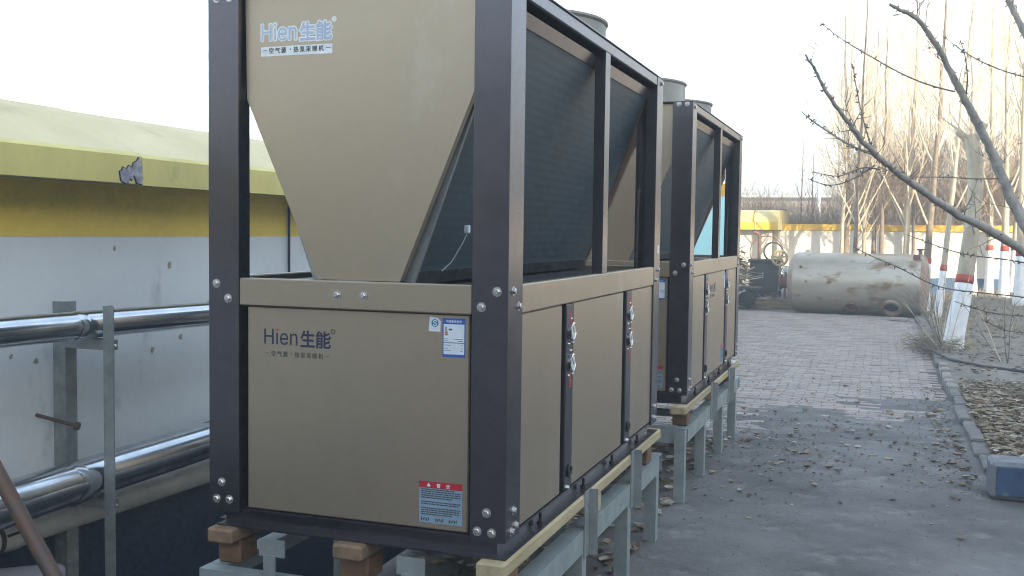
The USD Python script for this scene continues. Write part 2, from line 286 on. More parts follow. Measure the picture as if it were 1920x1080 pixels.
GLYPHS = json.loads('''{"生":[[[[4,1],[30,1],[30,17],[11,17],[11,22],[30,22],[30,36],[14,36],[11,29],[8,26],[4,28],[4,30],[7,32],[9,38],[11,39],[15,53],[20,52],[19,46],[17,44],[17,41],[30,41],[30,54],[35,54],[35,41],[58,41],[57,36],[35,36],[35,22],[55,22],[55,17],[35,17],[35,2],[61,1],[60,-4],[4,-4]]]],"能":[[[[35,-1],[35,24],[40,24],[40,14],[46,15],[48,17],[51,17],[54,20],[56,20],[59,17],[59,16],[53,13],[50,13],[45,10],[41,10],[40,8],[40,0],[41,-1],[56,-1],[57,1],[57,7],[61,6],[62,5],[61,-1],[58,-5],[38,-5]]],[[[35,54],[40,54],[40,44],[47,45],[54,49],[58,46],[56,44],[53,44],[51,42],[40,38],[40,31],[41,30],[55,30],[56,31],[57,37],[61,36],[61,31],[58,26],[38,26],[36,27],[36,30],[35,30]]],[[[5,38],[4,40],[7,42],[9,47],[11,48],[13,54],[15,54],[15,53],[18,53],[18,51],[15,48],[14,44],[11,42],[11,40],[24,41],[24,43],[20,49],[24,50],[28,45],[29,41],[31,40],[32,36],[29,34],[27,35],[26,37],[15,37],[15,36],[6,36],[5,35]]],[[[6,31],[29,31],[29,-3],[27,-5],[18,-5],[17,-3],[17,-1],[24,-1],[25,1],[24,7],[11,7],[11,-6],[6,-5]],[[12,17],[11,11],[25,11],[25,17]],[[12,27],[11,21],[25,21],[25,26],[24,27]]]],"空":[[[[5,1],[29,1],[29,17],[12,17],[12,21],[53,21],[53,17],[34,17],[34,1],[59,1],[59,-3],[5,-3]]],[[[5,46],[30,46],[30,48],[27,53],[33,54],[36,46],[59,46],[59,33],[54,33],[54,42],[10,42],[10,32],[5,31]]],[[[36,34],[38,37],[41,37],[46,33],[52,31],[53,29],[57,28],[58,25],[55,22],[48,28]]],[[[6,24],[7,27],[15,30],[16,32],[21,34],[23,37],[26,37],[28,35],[27,33],[21,30],[19,27],[15,26],[10,22],[8,22]]]],"气":[[[[10,24],[10,28],[49,28],[50,13],[51,13],[51,7],[53,4],[53,1],[55,-1],[57,-1],[58,0],[58,7],[60,7],[62,5],[60,-4],[58,-6],[54,-6],[48,0],[47,7],[46,7],[46,13],[45,13],[45,24]]],[[[2,29],[2,31],[7,35],[9,40],[11,41],[16,54],[21,53],[19,47],[59,47],[59,43],[17,43],[7,27]]],[[[16,38],[55,38],[55,34],[16,34]]]],"源":[[[[51,10],[51,12],[55,13],[62,0],[57,-1]]],[[[14,-2],[18,4],[20,16],[21,16],[22,51],[61,51],[61,47],[28,47],[26,46],[26,18],[25,18],[25,12],[23,8],[23,4],[18,-6],[14,-4]]],[[[30,39],[40,39],[41,45],[47,45],[45,39],[58,39],[58,16],[46,16],[46,-4],[43,-6],[35,-6],[34,-4],[34,-2],[41,-2],[42,-1],[42,16],[30,16]],[[34,20],[54,20],[54,26],[34,26]],[[34,30],[54,30],[54,35],[34,35]]],[[[25,0],[26,3],[29,5],[31,11],[36,12],[36,9],[32,4],[31,0],[29,-2],[27,-2]]],[[[6,49],[6,51],[8,53],[10,53],[16,48],[18,48],[19,46],[17,43],[15,43],[14,45]]],[[[4,-1],[10,9],[10,12],[13,18],[17,17],[16,11],[13,7],[13,4],[9,-4],[8,-5],[5,-4]]],[[[3,32],[3,34],[6,36],[7,34],[13,32],[16,29],[14,26],[12,26]]]],"热":[[[[4,23],[3,28],[14,30],[14,40],[13,41],[4,41],[4,45],[14,45],[14,54],[18,54],[18,45],[26,45],[27,44],[36,44],[36,54],[41,54],[41,44],[54,44],[53,26],[54,25],[54,16],[56,15],[58,15],[58,21],[59,21],[62,19],[62,14],[59,10],[52,11],[50,15],[50,20],[49,20],[49,40],[40,40],[39,26],[47,21],[46,17],[43,17],[41,20],[37,21],[36,18],[27,10],[25,11],[24,14],[27,15],[31,19],[33,24],[32,26],[30,26],[27,29],[29,32],[32,31],[33,29],[35,29],[36,40],[27,40],[26,41],[19,41],[18,40],[18,32],[22,32],[26,34],[26,29],[18,27],[18,12],[15,10],[8,10],[7,11],[7,14],[13,14],[14,15],[14,25]]],[[[49,5],[50,8],[53,8],[59,1],[61,-4],[56,-6],[54,0]]],[[[36,3],[36,7],[40,7],[44,-3],[43,-5],[39,-5]]],[[[22,3],[22,6],[24,7],[27,6],[28,-5],[23,-5],[23,3]]],[[[3,-5],[3,-3],[7,0],[10,7],[14,8],[15,5],[11,0],[11,-2],[8,-4],[8,-6]]]],"泵":[[[[3,33],[4,35],[15,40],[21,46],[6,47],[6,51],[58,51],[58,47],[28,47],[24,41],[53,41],[53,26],[35,26],[35,20],[40,15],[40,13],[42,13],[46,17],[48,17],[51,21],[54,21],[56,18],[52,16],[50,13],[46,12],[45,9],[47,7],[51,6],[52,4],[61,1],[60,-2],[55,-3],[49,0],[35,11],[35,-3],[34,-5],[32,-6],[23,-6],[22,-2],[30,-2],[30,26],[17,26],[17,36],[8,31],[5,31]],[[22,37],[21,30],[48,30],[48,37]]],[[[4,-1],[5,1],[12,4],[20,13],[20,15],[6,15],[6,19],[26,19],[27,18],[22,7],[15,0],[13,0],[8,-4],[6,-4]]]],"采":[[[[3,-1],[3,2],[6,2],[7,4],[11,5],[13,8],[15,8],[24,16],[24,18],[4,19],[4,24],[29,24],[29,29],[30,31],[27,40],[27,43],[29,44],[32,43],[32,40],[34,38],[34,34],[35,34],[34,31],[34,24],[60,24],[60,19],[39,19],[49,8],[51,8],[55,4],[61,2],[59,-3],[53,-1],[48,4],[46,4],[35,15],[34,-6],[29,-6],[29,14],[18,4],[16,4],[11,-1],[7,-3],[5,-3]]],[[[7,45],[6,49],[31,50],[31,51],[48,52],[48,53],[54,53],[56,50],[54,48],[38,47],[38,46],[25,46],[25,45]]],[[[42,28],[45,34],[47,35],[50,43],[51,44],[56,43],[53,36],[51,35],[47,27]]],[[[9,39],[10,41],[15,40],[15,38],[19,33],[19,29],[15,28],[11,38]]]],"暖":[[[[5,49],[21,49],[21,27],[32,27],[32,32],[24,32],[24,36],[29,36],[27,41],[27,46],[24,47],[24,50],[44,51],[44,52],[56,53],[58,51],[58,49],[42,47],[43,38],[42,36],[47,36],[49,38],[52,46],[55,47],[57,46],[57,44],[53,36],[60,36],[60,33],[59,32],[37,32],[37,27],[61,27],[61,23],[36,23],[35,19],[55,19],[56,18],[55,12],[53,11],[52,7],[49,3],[53,0],[60,-1],[62,-3],[59,-6],[57,-6],[43,0],[38,-4],[30,-6],[28,-4],[28,-2],[34,-1],[40,2],[40,4],[38,4],[36,8],[32,10],[28,1],[20,-6],[17,-2],[23,2],[25,7],[27,8],[30,16],[30,20],[31,20],[31,23],[21,23],[21,7],[9,7],[9,2],[5,2]],[[36,14],[41,7],[45,6],[49,10],[50,15],[36,15]],[[30,45],[33,39],[33,36],[39,36],[39,42],[38,42],[38,47],[30,47]],[[9,12],[17,11],[17,26],[9,26]],[[17,44],[9,45],[9,30],[17,30]]]],"机":[[[[23,-1],[26,1],[31,14],[31,21],[32,22],[32,50],[53,50],[53,0],[57,-1],[59,1],[59,11],[61,11],[63,9],[62,-3],[59,-5],[51,-5],[49,-3],[49,45],[37,45],[36,15],[35,15],[34,7],[27,-5],[25,-5],[23,-3]]],[[[4,7],[2,12],[6,16],[10,24],[10,27],[13,34],[13,35],[4,35],[3,40],[14,40],[14,54],[18,54],[19,53],[19,40],[28,40],[28,35],[19,35],[19,29],[28,20],[28,17],[25,15],[24,18],[21,20],[21,22],[19,22],[19,-5],[14,-6],[14,22],[12,22],[12,19],[6,8]]]],"警":[[[[2,36],[7,41],[9,46],[11,46],[11,48],[3,48],[3,51],[11,51],[11,54],[15,54],[15,51],[22,51],[22,54],[26,54],[26,51],[34,51],[34,48],[27,48],[26,46],[22,46],[22,48],[15,48],[15,46],[13,46],[13,44],[31,44],[31,41],[36,44],[41,54],[44,53],[43,48],[61,48],[61,45],[56,45],[54,39],[51,36],[51,34],[61,30],[59,26],[51,29],[48,32],[45,32],[44,30],[36,27],[34,29],[34,31],[37,31],[43,35],[39,41],[35,38],[31,39],[30,29],[33,28],[35,24],[60,24],[60,21],[4,21],[4,24],[29,25],[29,27],[22,26],[21,29],[11,29],[11,27],[8,27],[7,28],[7,35],[4,34],[4,36]],[[42,45],[43,41],[48,38],[50,40],[51,45]],[[11,41],[11,39],[22,39],[22,30],[25,30],[26,31],[27,41]],[[11,32],[19,32],[19,36],[11,36]]],[[[12,-6],[12,6],[52,6],[52,-6],[48,-6],[48,-4],[16,-4],[16,-6]],[[16,3],[16,-1],[48,-1],[48,3]]],[[[12,9],[12,12],[52,12],[52,9]]],[[[12,15],[12,18],[52,18],[52,15]]]],"告":[[[[4,26],[4,30],[31,30],[31,40],[15,40],[10,32],[7,32],[5,34],[12,43],[16,53],[20,52],[20,49],[18,47],[18,44],[31,44],[31,54],[36,54],[36,44],[56,44],[56,40],[36,40],[36,30],[60,30],[60,26]]],[[[12,18],[53,18],[53,-6],[48,-6],[48,-3],[18,-3],[16,-7],[12,-7]],[[18,14],[17,1],[46,1],[48,2],[48,14]]]],"中":[[[[6,11],[6,42],[29,42],[29,54],[34,54],[34,42],[58,42],[58,12],[53,12],[53,15],[34,15],[34,-6],[29,-6],[29,15],[11,15],[11,11]],[[34,20],[53,20],[53,37],[34,37]],[[11,20],[29,20],[29,37],[11,37]]]],"国":[[[[6,-6],[6,51],[58,51],[58,-6],[54,-6],[52,-2],[11,-2],[10,-3],[10,-6]],[[12,47],[10,46],[10,2],[53,2],[53,47]]],[[[15,8],[15,12],[29,12],[29,23],[17,23],[17,27],[29,27],[29,37],[15,37],[15,41],[48,41],[48,37],[34,37],[34,27],[47,27],[47,23],[41,22],[47,16],[46,12],[50,12],[50,8]],[[38,19],[40,23],[34,23],[34,12],[44,12],[44,14]]]],"效":[[[[22,35],[23,38],[26,38],[32,28],[34,28],[39,41],[41,54],[46,53],[44,42],[61,42],[61,38],[58,38],[57,37],[55,24],[49,12],[50,8],[58,0],[61,-1],[59,-6],[55,-4],[47,5],[39,-2],[37,-2],[33,-6],[31,-6],[29,-4],[30,-1],[35,1],[43,9],[43,14],[40,18],[39,24],[37,24],[35,21],[33,21],[33,23],[31,24],[32,26],[28,25],[26,31]],[[42,29],[43,22],[45,18],[47,18],[49,20],[50,26],[51,26],[52,38],[42,38],[41,36],[41,29]]],[[[4,40],[4,44],[17,44],[15,50],[13,51],[13,53],[16,53],[16,54],[19,52],[19,50],[22,47],[21,44],[33,44],[33,40]]],[[[3,0],[6,1],[13,8],[13,10],[16,13],[15,17],[9,23],[11,25],[13,25],[19,20],[20,20],[22,28],[26,27],[26,24],[22,14],[25,12],[25,10],[28,8],[30,4],[26,1],[23,7],[19,9],[14,4],[14,2],[10,0],[7,-4],[5,-4],[3,-2]]],[[[2,24],[9,33],[10,38],[14,38],[15,36],[11,28],[7,24],[7,22],[4,22]]]],"标":[[[[27,29],[27,34],[61,34],[61,29],[46,29],[46,-1],[44,-5],[34,-6],[33,-4],[33,-1],[40,-1],[41,0],[41,29]]],[[[50,19],[50,21],[53,21],[53,22],[55,21],[55,18],[57,16],[57,13],[61,5],[61,1],[58,1],[58,0],[56,1],[56,5],[55,5],[52,17]]],[[[30,49],[58,49],[58,45],[57,44],[30,44]]],[[[24,2],[24,5],[26,6],[29,12],[31,21],[36,21],[34,13],[32,11],[32,8],[29,2],[28,1]]],[[[2,12],[2,15],[4,16],[4,18],[6,19],[8,23],[11,34],[11,36],[3,36],[3,40],[13,40],[13,54],[18,54],[18,40],[26,40],[26,36],[18,36],[18,33],[24,27],[26,22],[23,19],[20,26],[18,26],[18,-6],[13,-6],[13,23],[11,23],[11,20],[5,9]]]],"识":[[[[48,10],[48,13],[50,14],[53,13],[60,-1],[60,-4],[55,-5],[52,5]]],[[[28,49],[57,49],[57,20],[28,20]],[[33,26],[52,25],[52,44],[33,44]]],[[[24,-1],[29,4],[32,14],[37,13],[36,7],[31,-2],[28,-4],[28,-6],[24,-4]]],[[[3,29],[4,34],[17,34],[17,8],[20,8],[22,11],[24,11],[25,9],[25,7],[21,3],[19,3],[12,-4],[9,-2],[9,0],[12,3],[12,29]]],[[[7,48],[7,50],[10,52],[20,42],[16,39]]]],"高":[[[[4,43],[4,47],[30,47],[28,53],[31,53],[31,54],[33,54],[35,47],[60,47],[60,43]]],[[[6,22],[58,22],[58,-3],[57,-5],[47,-6],[46,-4],[46,-2],[53,-2],[53,18],[12,18],[11,-6],[6,-6]]],[[[14,39],[51,39],[51,26],[14,26]],[[18,30],[46,30],[46,35],[18,35]]],[[[18,15],[45,15],[45,1],[23,1],[22,-2],[18,-2]],[[24,11],[23,5],[41,5],[41,11]]]],"压":[[[[2,-3],[5,3],[6,13],[7,13],[7,50],[8,51],[61,51],[61,46],[12,46],[12,18],[11,18],[10,4],[9,4],[7,-5],[4,-5]]],[[[12,-3],[13,2],[34,2],[34,24],[17,24],[17,29],[34,29],[34,42],[39,42],[39,29],[57,29],[58,28],[58,24],[39,24],[39,2],[60,2],[61,-3]]],[[[44,16],[46,19],[48,19],[56,11],[56,9],[54,7],[52,7],[52,9]]]],"低":[[[[22,-1],[24,0],[24,47],[43,50],[43,51],[47,51],[54,54],[58,50],[46,46],[47,43],[47,29],[61,29],[60,24],[48,24],[49,14],[50,14],[50,10],[53,2],[54,1],[57,1],[58,10],[62,8],[59,-4],[54,-5],[50,-2],[46,7],[44,22],[43,24],[29,24],[29,1],[38,3],[38,-1],[30,-4],[26,-4],[24,-6],[22,-4]],[[29,30],[43,29],[42,45],[36,45],[36,44],[30,44],[29,43]]],[[[37,7],[39,9],[41,9],[46,-1],[46,-4],[42,-4],[41,1]]],[[[2,25],[2,28],[7,33],[11,42],[13,43],[16,53],[21,53],[20,47],[15,39],[15,-6],[11,-6],[11,29],[8,28],[8,26],[5,23]]]]}''')

# ------------------------------------------------------------------ setting: ground, paving, kerb, bed
X, Y, Z = np.eye(3)
def sheet(x0, x1, y0, y1, nx, ny, h):
    xs, ys = np.linspace(x0, x1, nx), np.linspace(y0, y1, ny)
    gx, gy = np.meshgrid(xs, ys, indexing='ij'); gz = h(gx, gy)
    V = np.stack([gx, gy, gz], -1).reshape(-1, 3)
    i, j = np.meshgrid(np.arange(nx-1), np.arange(ny-1), indexing='ij'); a = (i*ny+j).ravel()
    return V, np.stack([a, a+ny, a+ny+1, a+1], 1)[:, [0, 1, 2, 0, 2, 3]].reshape(-1, 3)
def fbm2(x, y, s, seed=0):
    p = np.stack([x*s, y*s, np.full_like(x, seed*7.3)], -1).reshape(-1, 3)
    return 2.0*np.asarray(meshkit.fbm(p, 3)).reshape(x.shape)-1.0

class Field:
    """a height function tabulated once"""
    def __init__(self, h, x0, x1, y0, y1, nx=160, ny=260):
        self.a = (x0, y0, (nx-1)/(x1-x0), (ny-1)/(y1-y0), nx, ny)
        gx, gy = np.meshgrid(np.linspace(x0, x1, nx), np.linspace(y0, y1, ny), indexing='ij'); self.z = h(gx, gy)
    def __call__(self, x, y):
        x0, y0, sx, sy, nx, ny = self.a
        u = min(max((x-x0)*sx, 0), nx-1.001); v = min(max((y-y0)*sy, 0), ny-1.001); i, j = int(u), int(v); u -= i; v -= j; z = self.z
        return float((z[i, j]*(1-u)+z[i+1, j]*u)*(1-v)+(z[i, j+1]*(1-u)+z[i+1, j+1]*u)*v)

gr_ = thing('ground', kind='structure')
for (a, b, c, d) in ((-400, -2.9, -300, 900), (-1.02, 400, -300, 900), (-2.9, -1.02, -300, -6.9), (-2.9, -1.02, 10.4, 900)):
    part(gr_, 'soil', sheet(a, b, c, d, 3, 3, lambda x, y: x*0-0.05), M['ground'])
def dust_h(x, y):
    n = fbm2(x, y, .9, 1); n2 = fbm2(x, y, 5.0, 2)
    e = np.clip((y-3.4-0.5*(x+1.0))/5.0, 0, 1)
    tr = np.clip((-1.13-x)/.3, 0, 1); tr = tr*tr*(3-2*tr)
    return 0.016 - 1.5*tr - 0.034*e + 0.026*n + 0.006*n2
dg = thing('dusty_ground', kind='structure')
part(dg, 'dust', sheet(-2.75, 1.82, -7, 10.5, 160, 420, dust_h), M['dust'], smooth=True)
part(dg, 'dust', sheet(1.82, 9, -7, 4.3, 100, 160, dust_h), M['dust'], smooth=True)
solo('yard_ground', sheet(-2.75, 1.84, 10.0, 27.0, 30, 90, lambda x, y: -0.022+0.01*fbm2(x, y, 1.2, 4)), M['joint'], kind='structure', smooth=True)

dust_f = Field(dust_h, -2.75, 1.82, -7, 13, 160, 400); lump_f = Field(lambda x, y: fbm2(x, y, .7, 3), -2.2, 2, 3, 20)
pav = thing('brick_pavement', kind='structure')
bricks = []
BW, BD = .212, .106
for r in range(int((19.6-3.4)/BD)):
    y = 3.4+r*BD; off = (r % 2)*BW/2 + .01*rng.normal()
    for k in range(19):
        x = -1.95+off+k*BW
        if x+BW > 1.775: continue
        dz = .0024*rng.normal() + .014*lump_f(x, y)
        bricks.append((x, x+BW-.007, y+.002*rng.normal(), y+BD-.007, dz, 0.010*rng.normal()))
def paver(b):
    x0, x1, y0, y1, z, t = b; c = .006; cx, cy = (x0+x1)/2, (y0+y1)/2; tx, ty = t*.6, .02*math.sin(x0*37+y0*91)
    V = []
    for zz, cc in ((-.05, 0), (z-c, 0), (z, c)):
        for sx, sy in ((0, 0), (1, 0), (1, 1), (0, 1)):
            px = (x1-cc) if sx else (x0+cc); py = (y1-cc) if sy else (y0+cc)
            V.append((px, py, zz + ((px-cx)*tx+(py-cy)*ty if zz > -.04 else 0)))
    F = []
    for l in (0, 4):
        for k in range(4): F.append((l+k, l+(k+1) % 4, l+4+(k+1) % 4, l+4+k))
    F.append((8, 9, 10, 11))
    return V, F
# the ones that show largest singly, the others joined
def dvis(b):
    if b[2] < 4.9+.5*(b[0]+.3): return 1e9              # under the dust or behind the stands
    if b[0] < -.35+ .0*b[2]: return 1e8
    return b[2]
order = sorted(range(len(bricks)), key=lambda i: dvis(bricks[i]))
single = set(order[:298]); tone = rng.integers(0, len(PAV), len(bricks))
rest = [MB() for _ in PAV]
for i, b in enumerate(bricks):
    v, f = paver(b)
    if i in single: part(pav, 'paver', MB().add(v, f), M['paver%d' % tone[i]])
    else: rest[tone[i]].add(v, f)
for t, mb in enumerate(rest):
    part(pav, 'farther_pavers', mb, M['paver%d' % t], kind='stuff')

kerb = thing('kerb', kind='structure')
y = 4.25
while y < 19.0:
    L = .42+.12*rng.random(); j = .012*rng.normal(); top = .060+.012*rng.normal()
    mm = M['kerb']
    if 8.6 < y < 11.0: L = .24; mm = M['kerb2']; top += .02*rng.normal()
    mb = MB().box(1.79+j, 1.89+j, y, y+L-.012, -.06, top, .014)
    V, F = mb.arrays(); V = V - .003 + .006*np.asarray([meshkit.fbm(V*9+i*31) for i in range(3)]).T
    part(kerb, 'kerb_stone', (V, F), mm)
    y += L

def bed_h(x, y):
    bank = .30*np.clip((y-16.5-.2*(x-2))/4.5, 0, 1)*np.clip((x-1.9)/1.2, 0, 1)
    return .045 + bank + .025*fbm2(x, y, .8, 8) + .012*fbm2(x, y, 4.5, 9)
solo('planting_bed', sheet(1.86, 16, 4.0, 24.9, 150, 220, bed_h), M['bed'], kind='structure', smooth=True)

bed_f = Field(bed_h, 1.86, 10, 4, 24.9)
def leaf(c, size, yaw, tilt, curl, three=False):
    """a dry, curled leaf: a pointed blade folded along its rib, 8 faces"""
    t = np.array([-1, -.55, 0, .5, 1.0]); w = np.array([.04, .42, .55, .38, .02])
    P = []
    for a, b in zip(t, w):
        z = curl*(a*a)*.5
        P += [(a*.5, -b*.5, z+abs(b)*curl*.8), (a*.5, 0, z), (a*.5, b*.5, z+abs(b)*curl*1.0)]
    P = np.array(P)*size
    cy, sy, ct, st = math.cos(yaw), math.sin(yaw), math.cos(tilt), math.sin(tilt)
    R = np.array([[cy, -sy, 0], [sy, cy, 0], [0, 0, 1]])@np.array([[1, 0, 0], [0, ct, -st], [0, st, ct]])
    P = P@R.T; P[:, 2] -= P[:, 2].min(); P += c
    F = []
    for k in range(4):
        for s in (0, 1): F.append((3*k+s, 3*k+3+s, 3*k+4+s, 3*k+1+s))
    return P, F

litter = [MB() for _ in range(4)]
for _ in range(9000):
    x = 1.90+abs(rng.normal())*.95; yy = rng.uniform(4.2, 9.6)
    if yy > 8.0 and rng.random() < (yy-8.0)/1.7: continue
    z = bed_f(x, yy)+rng.random()*.02
    v, f = leaf((x, yy, z), rng.uniform(.035, .085), rng.uniform(0, 6.3), rng.normal()*.35, rng.uniform(.05, .6))
    litter[rng.choice(4, p=[.42, .3, .1, .18])].add(v, f)
for _ in range(900):
    x = 1.95+abs(rng.normal())*2; yy = rng.uniform(9.0, 22)
    z = bed_f(x, yy)
    v, f = leaf((x, yy, z), rng.uniform(.05, .1), rng.uniform(0, 6.3), rng.normal()*.3, rng.uniform(.05, .6))
    litter[rng.choice(4, p=[.42, .3, .1, .18])].add(v, f)
lit = thing('leaf_litter', 'thick litter of dry brown leaves on the soil right of the kerb', 'leaf litter', kind='stuff')
for i, mb in enumerate(litter): part(lit, 'dry_leaves', mb, M['leaf%d' % i], kind='stuff')

def ground_z(x, y):
    return max(dust_f(x, y), .004)+.002
# single leaves lying on the paving, the larger ones
LG = 'dry leaves scattered on the paving'
spots = []
for _ in range(60): spots.append((rng.normal(.25, .45), rng.normal(5.3, .75)))
for _ in range(40): spots.append((rng.uniform(.3, 1.7), rng.normal(5.0, .7)))
for _ in range(45): spots.append((1.72-abs(rng.normal())*.14, rng.uniform(4.2, 7.6)))
for _ in range(30): spots.append((rng.uniform(-.3, 1.6), rng.uniform(5.5, 9.0)))
for s in [(.30, 3.55), (.36, 3.45), (.02, 3.5), (.42, 2.95), (1.55, 3.0), (1.2, 3.7), (-.35, 3.5), (.05, 3.95), (-.2, 4.1)]: spots.append(s)
for x, yy in spots:
    v, f = leaf((x, yy, ground_z(x, yy)), rng.uniform(.035, .078), rng.uniform(0, 6.3), rng.normal()*.3, rng.uniform(.1, .7))
    solo('fallen_leaf', (v, MB().add(v, f).arrays()[1]), M['leaf%d' % rng.choice(4, p=[.35, .15, .35, .15])], 'curled dry leaf lying loose on the grey brick paving', 'leaf', LG)
crumbs = [MB() for _ in range(4)]
for _ in range(1400):
    q = rng.random()
    if q < .45: x, yy = rng.normal(.1, .6), rng.normal(5.2, 1.0)
    elif q < .75: x, yy = 1.75-abs(rng.normal())*.2, rng.uniform(4.0, 9)
    else: x, yy = rng.uniform(-1, 1.7), rng.uniform(3.6, 12)
    if x > 1.78: continue
    v, f = leaf((x, yy, ground_z(x, yy)), rng.uniform(.012, .035), rng.uniform(0, 6.3), rng.normal()*.3, rng.uniform(.1, .7))
    crumbs[rng.choice(4)].add(v, f)
for _ in range(500):
    x, yy = rng.uniform(-1.05, -.05), rng.uniform(1.2, 5.3)
    v, f = leaf((x, yy, ground_z(x, yy)), rng.uniform(.04, .09), rng.uniform(0, 6.3), rng.normal()*.3, rng.uniform(.1, .7))
    crumbs[rng.choice(4)].add(v, f)
cr = thing('leaf_crumbs', 'small broken leaf bits strewn over the paving and under the steel stands', 'leaf crumbs', kind='stuff')
for i, mb in enumerate(crumbs): part(cr, 'leaf_bits', mb, M['leaf%d' % i], kind='stuff')

# grit and crumbs of mortar on the dusty ground
gm = MB()
for _ in range(2600):
    x, yy = rng.uniform(-1.0, 2.6), rng.uniform(-.5, 6.5); r_ = rng.uniform(.002, .007)*(1.6 if rng.random() < .08 else 1)
    z = dust_f(min(x, 1.81), yy); a = rng.uniform(0, 6.28)
    V = np.array([(r_*math.cos(a), r_*math.sin(a), 0), (r_*math.cos(a+2.2), r_*math.sin(a+2.2), 0), (r_*math.cos(a+4.1), r_*math.sin(a+4.1), 0), (0, 0, r_*rng.uniform(.6, 1.2))])+np.array([x, yy, z])
    gm.add(V, [(0, 1, 3), (1, 2, 3), (2, 0, 3)])
solo('ground_grit', gm, M['kerb'], 'fine grit and crumbs lying on the dusty grey ground', 'grit', kind='stuff')

# blue concrete block at the end of the kerb
blk = thing('concrete_block', 'worn blue painted concrete block ending the kerb at the right edge', 'concrete block', (1.76, 3.97, 0))
mb = MB().box(1.765, 2.75, 3.97, 4.24, .012, .245, .022)
V, F = mb.arrays(); t = trimesh.Trimesh(V, F).subdivide().subdivide(); V, F = np.array(t.vertices), np.array(t.faces)
V += .004*np.asarray([meshkit.fbm(V*7+i*31) for i in range(3)]).T
part(blk, 'concrete_core', (V, F), M['bluec_e'])
part(blk, 'blue_face', MB().box(1.80, 2.72, 3.962, 3.975, .04, .222, .004), M['bluec'])

# ------------------------------------------------------------------ long white and yellow building on the left
XW, XF = -2.75, -2.47
bld = thing('long_building', 'long white building with yellow band, blue dado and cream overhanging canopy behind the pipes', 'building', (XW, 8, 0))
part(bld, 'white_wall', MB().box(XW-.25, XW, -6.5, 23.4, .43, 1.584), M['wall_w'])
part(bld, 'blue_dado', MB().box(XW-.25, XW+.004, -6.5, 23.4, -1.9, .43), M['wall_b'])
part(bld, 'yellow_band', MB().box(XW-.25, XW+.003, -6.5, 23.4, 1.584, 1.88), M['wall_y'])
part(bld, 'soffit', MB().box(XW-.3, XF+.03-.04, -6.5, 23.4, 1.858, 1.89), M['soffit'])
ys = [-6.5, -4.2, -1.2, 1.33, 3.4, 5.4, 7.5, 9.6, 12.1, 14.7, 17.3, 20.0, 23.4]
def canopy_prof(a):
    # (x, z) from the lip up over the rounded slope to the flat roof
    return [(XF, 1.846), (XF, 1.985), (XF-.02, 2.004), (XF-.22, 2.115), (XF-.40, 2.205), (XF-.52, 2.245), (XF-.70, 2.256), (-6.0, 2.256)]
for a, b in zip(ys[:-1], ys[1:]):
    pr = canopy_prof(0); g = .006
    outer = pr + [(-6.0, 1.9), (XF-.03, 1.9), (XF-.03, 1.846)]
    dz = .006*rng.normal()
    low = Polygon(outer).intersection(sbox(XF-.021, 1.80, XF+.1, 2.0035)); up = Polygon(outer).difference(sbox(XF-.021, 1.80, XF+.1, 2.0035))
    part(bld, 'canopy_panel', MB().prism(affinity.translate(up, 0, dz), (0, b-g, 0), X, Z, -Y, (b-a)-2*g), M['canopy'])
    part(bld, 'fascia', MB().prism(affinity.translate(low, 0, dz), (0, b-g, 0), X, Z, -Y, (b-a)-2*g), M['fascia'])
    part(bld, 'joint_strip', MB().prism([(x-.012, z-.008) for x, z in outer[:-3]]+[(-6.0, 1.95), (XF-.04, 1.95)], (0, b+g, 0), X, Z, -Y, 2*g), M['soffit'])
TY = 1.30
torn = [(-.125, .012), (-.135, .055), (-.118, .062), (-.112, .078), (-.085, .070), (-.07, .088), (-.046, .080), (-.034, .104), (-.012, .113), (.004, .132), (.016, .112), (.024, .098), (.022, .06), (.034, .035), (.026, .0), (-.012, .004), (-.024, .034), (-.040, .044), (-.046, .018), (-.066, .026), (-.074, .006), (-.096, .0)]
part(bld, 'torn_flap', MB().prism(torn, (XF+.001, TY, 1.852), Y, Z, X, .006), M['torn'])
part(bld, 'torn_edge', MB().prism(Polygon(torn).buffer(.0045).difference(Polygon(torn).buffer(-.001)), (XF+.0005, TY, 1.852), Y, Z, X, .003), M['black'])
def crack(pts, w):
    mb = MB()
    for (a, b) in zip(pts[:-1], pts[1:]): mb.tube([a, b], w, 4)
    return mb
part(bld, 'crack', crack([(XF+.001, 1.24, 1.985), (XF-.02, 1.23, 2.006), (XF-.08, 1.12, 2.039), (XF-.14, 1.06, 2.072), (XF-.20, 1.04, 2.105)], .0025), M['soffit'])
part(bld, 'wall_conduit', MB().tube([(XW+.02, 3.14, 1.84), (XW+.02, 3.14, 1.23)], .009, 8), M['wall_b'])
part(bld, 'wall_conduit', MB().tube([(XW+.02, 3.14, 1.23), (XW+.02, 3.9, 1.25), (XW+.02, 5.2, 1.24)], .007, 8), M['wall_b'])
# scuffs, plugs and old holes in the plaster
for (yy, zz, rr) in [(1.9, 1.42, .02), (.75, 1.02, .012), (.9, .98, .014), (.63, 1.08, .010), (.62, .78, .02), (.6, .70, .016), (2.0, 1.0, .018), (1.75, .95, .014), (1.45, 1.52, .012)]:
    a = np.linspace(0, 6.28, 9)[:-1]
    P = [(rr*(.5+.6*rng.random())*math.cos(t), rr*(.6+1.0*rng.random())*math.sin(t)) for t in a]
    part(bld, 'plaster_chip', MB().prism(P, (XW+.0005, yy, zz), Y, Z, X, .003), M['soffit'])

pole = solo('pale_pole', MB().tube([(-5.24, 4.29, 0), (-5.24, 4.29, 6.5)], .045, 12), M['white'], 'faint pale pole rising behind the cream canopy roof', 'pole', smooth=True)

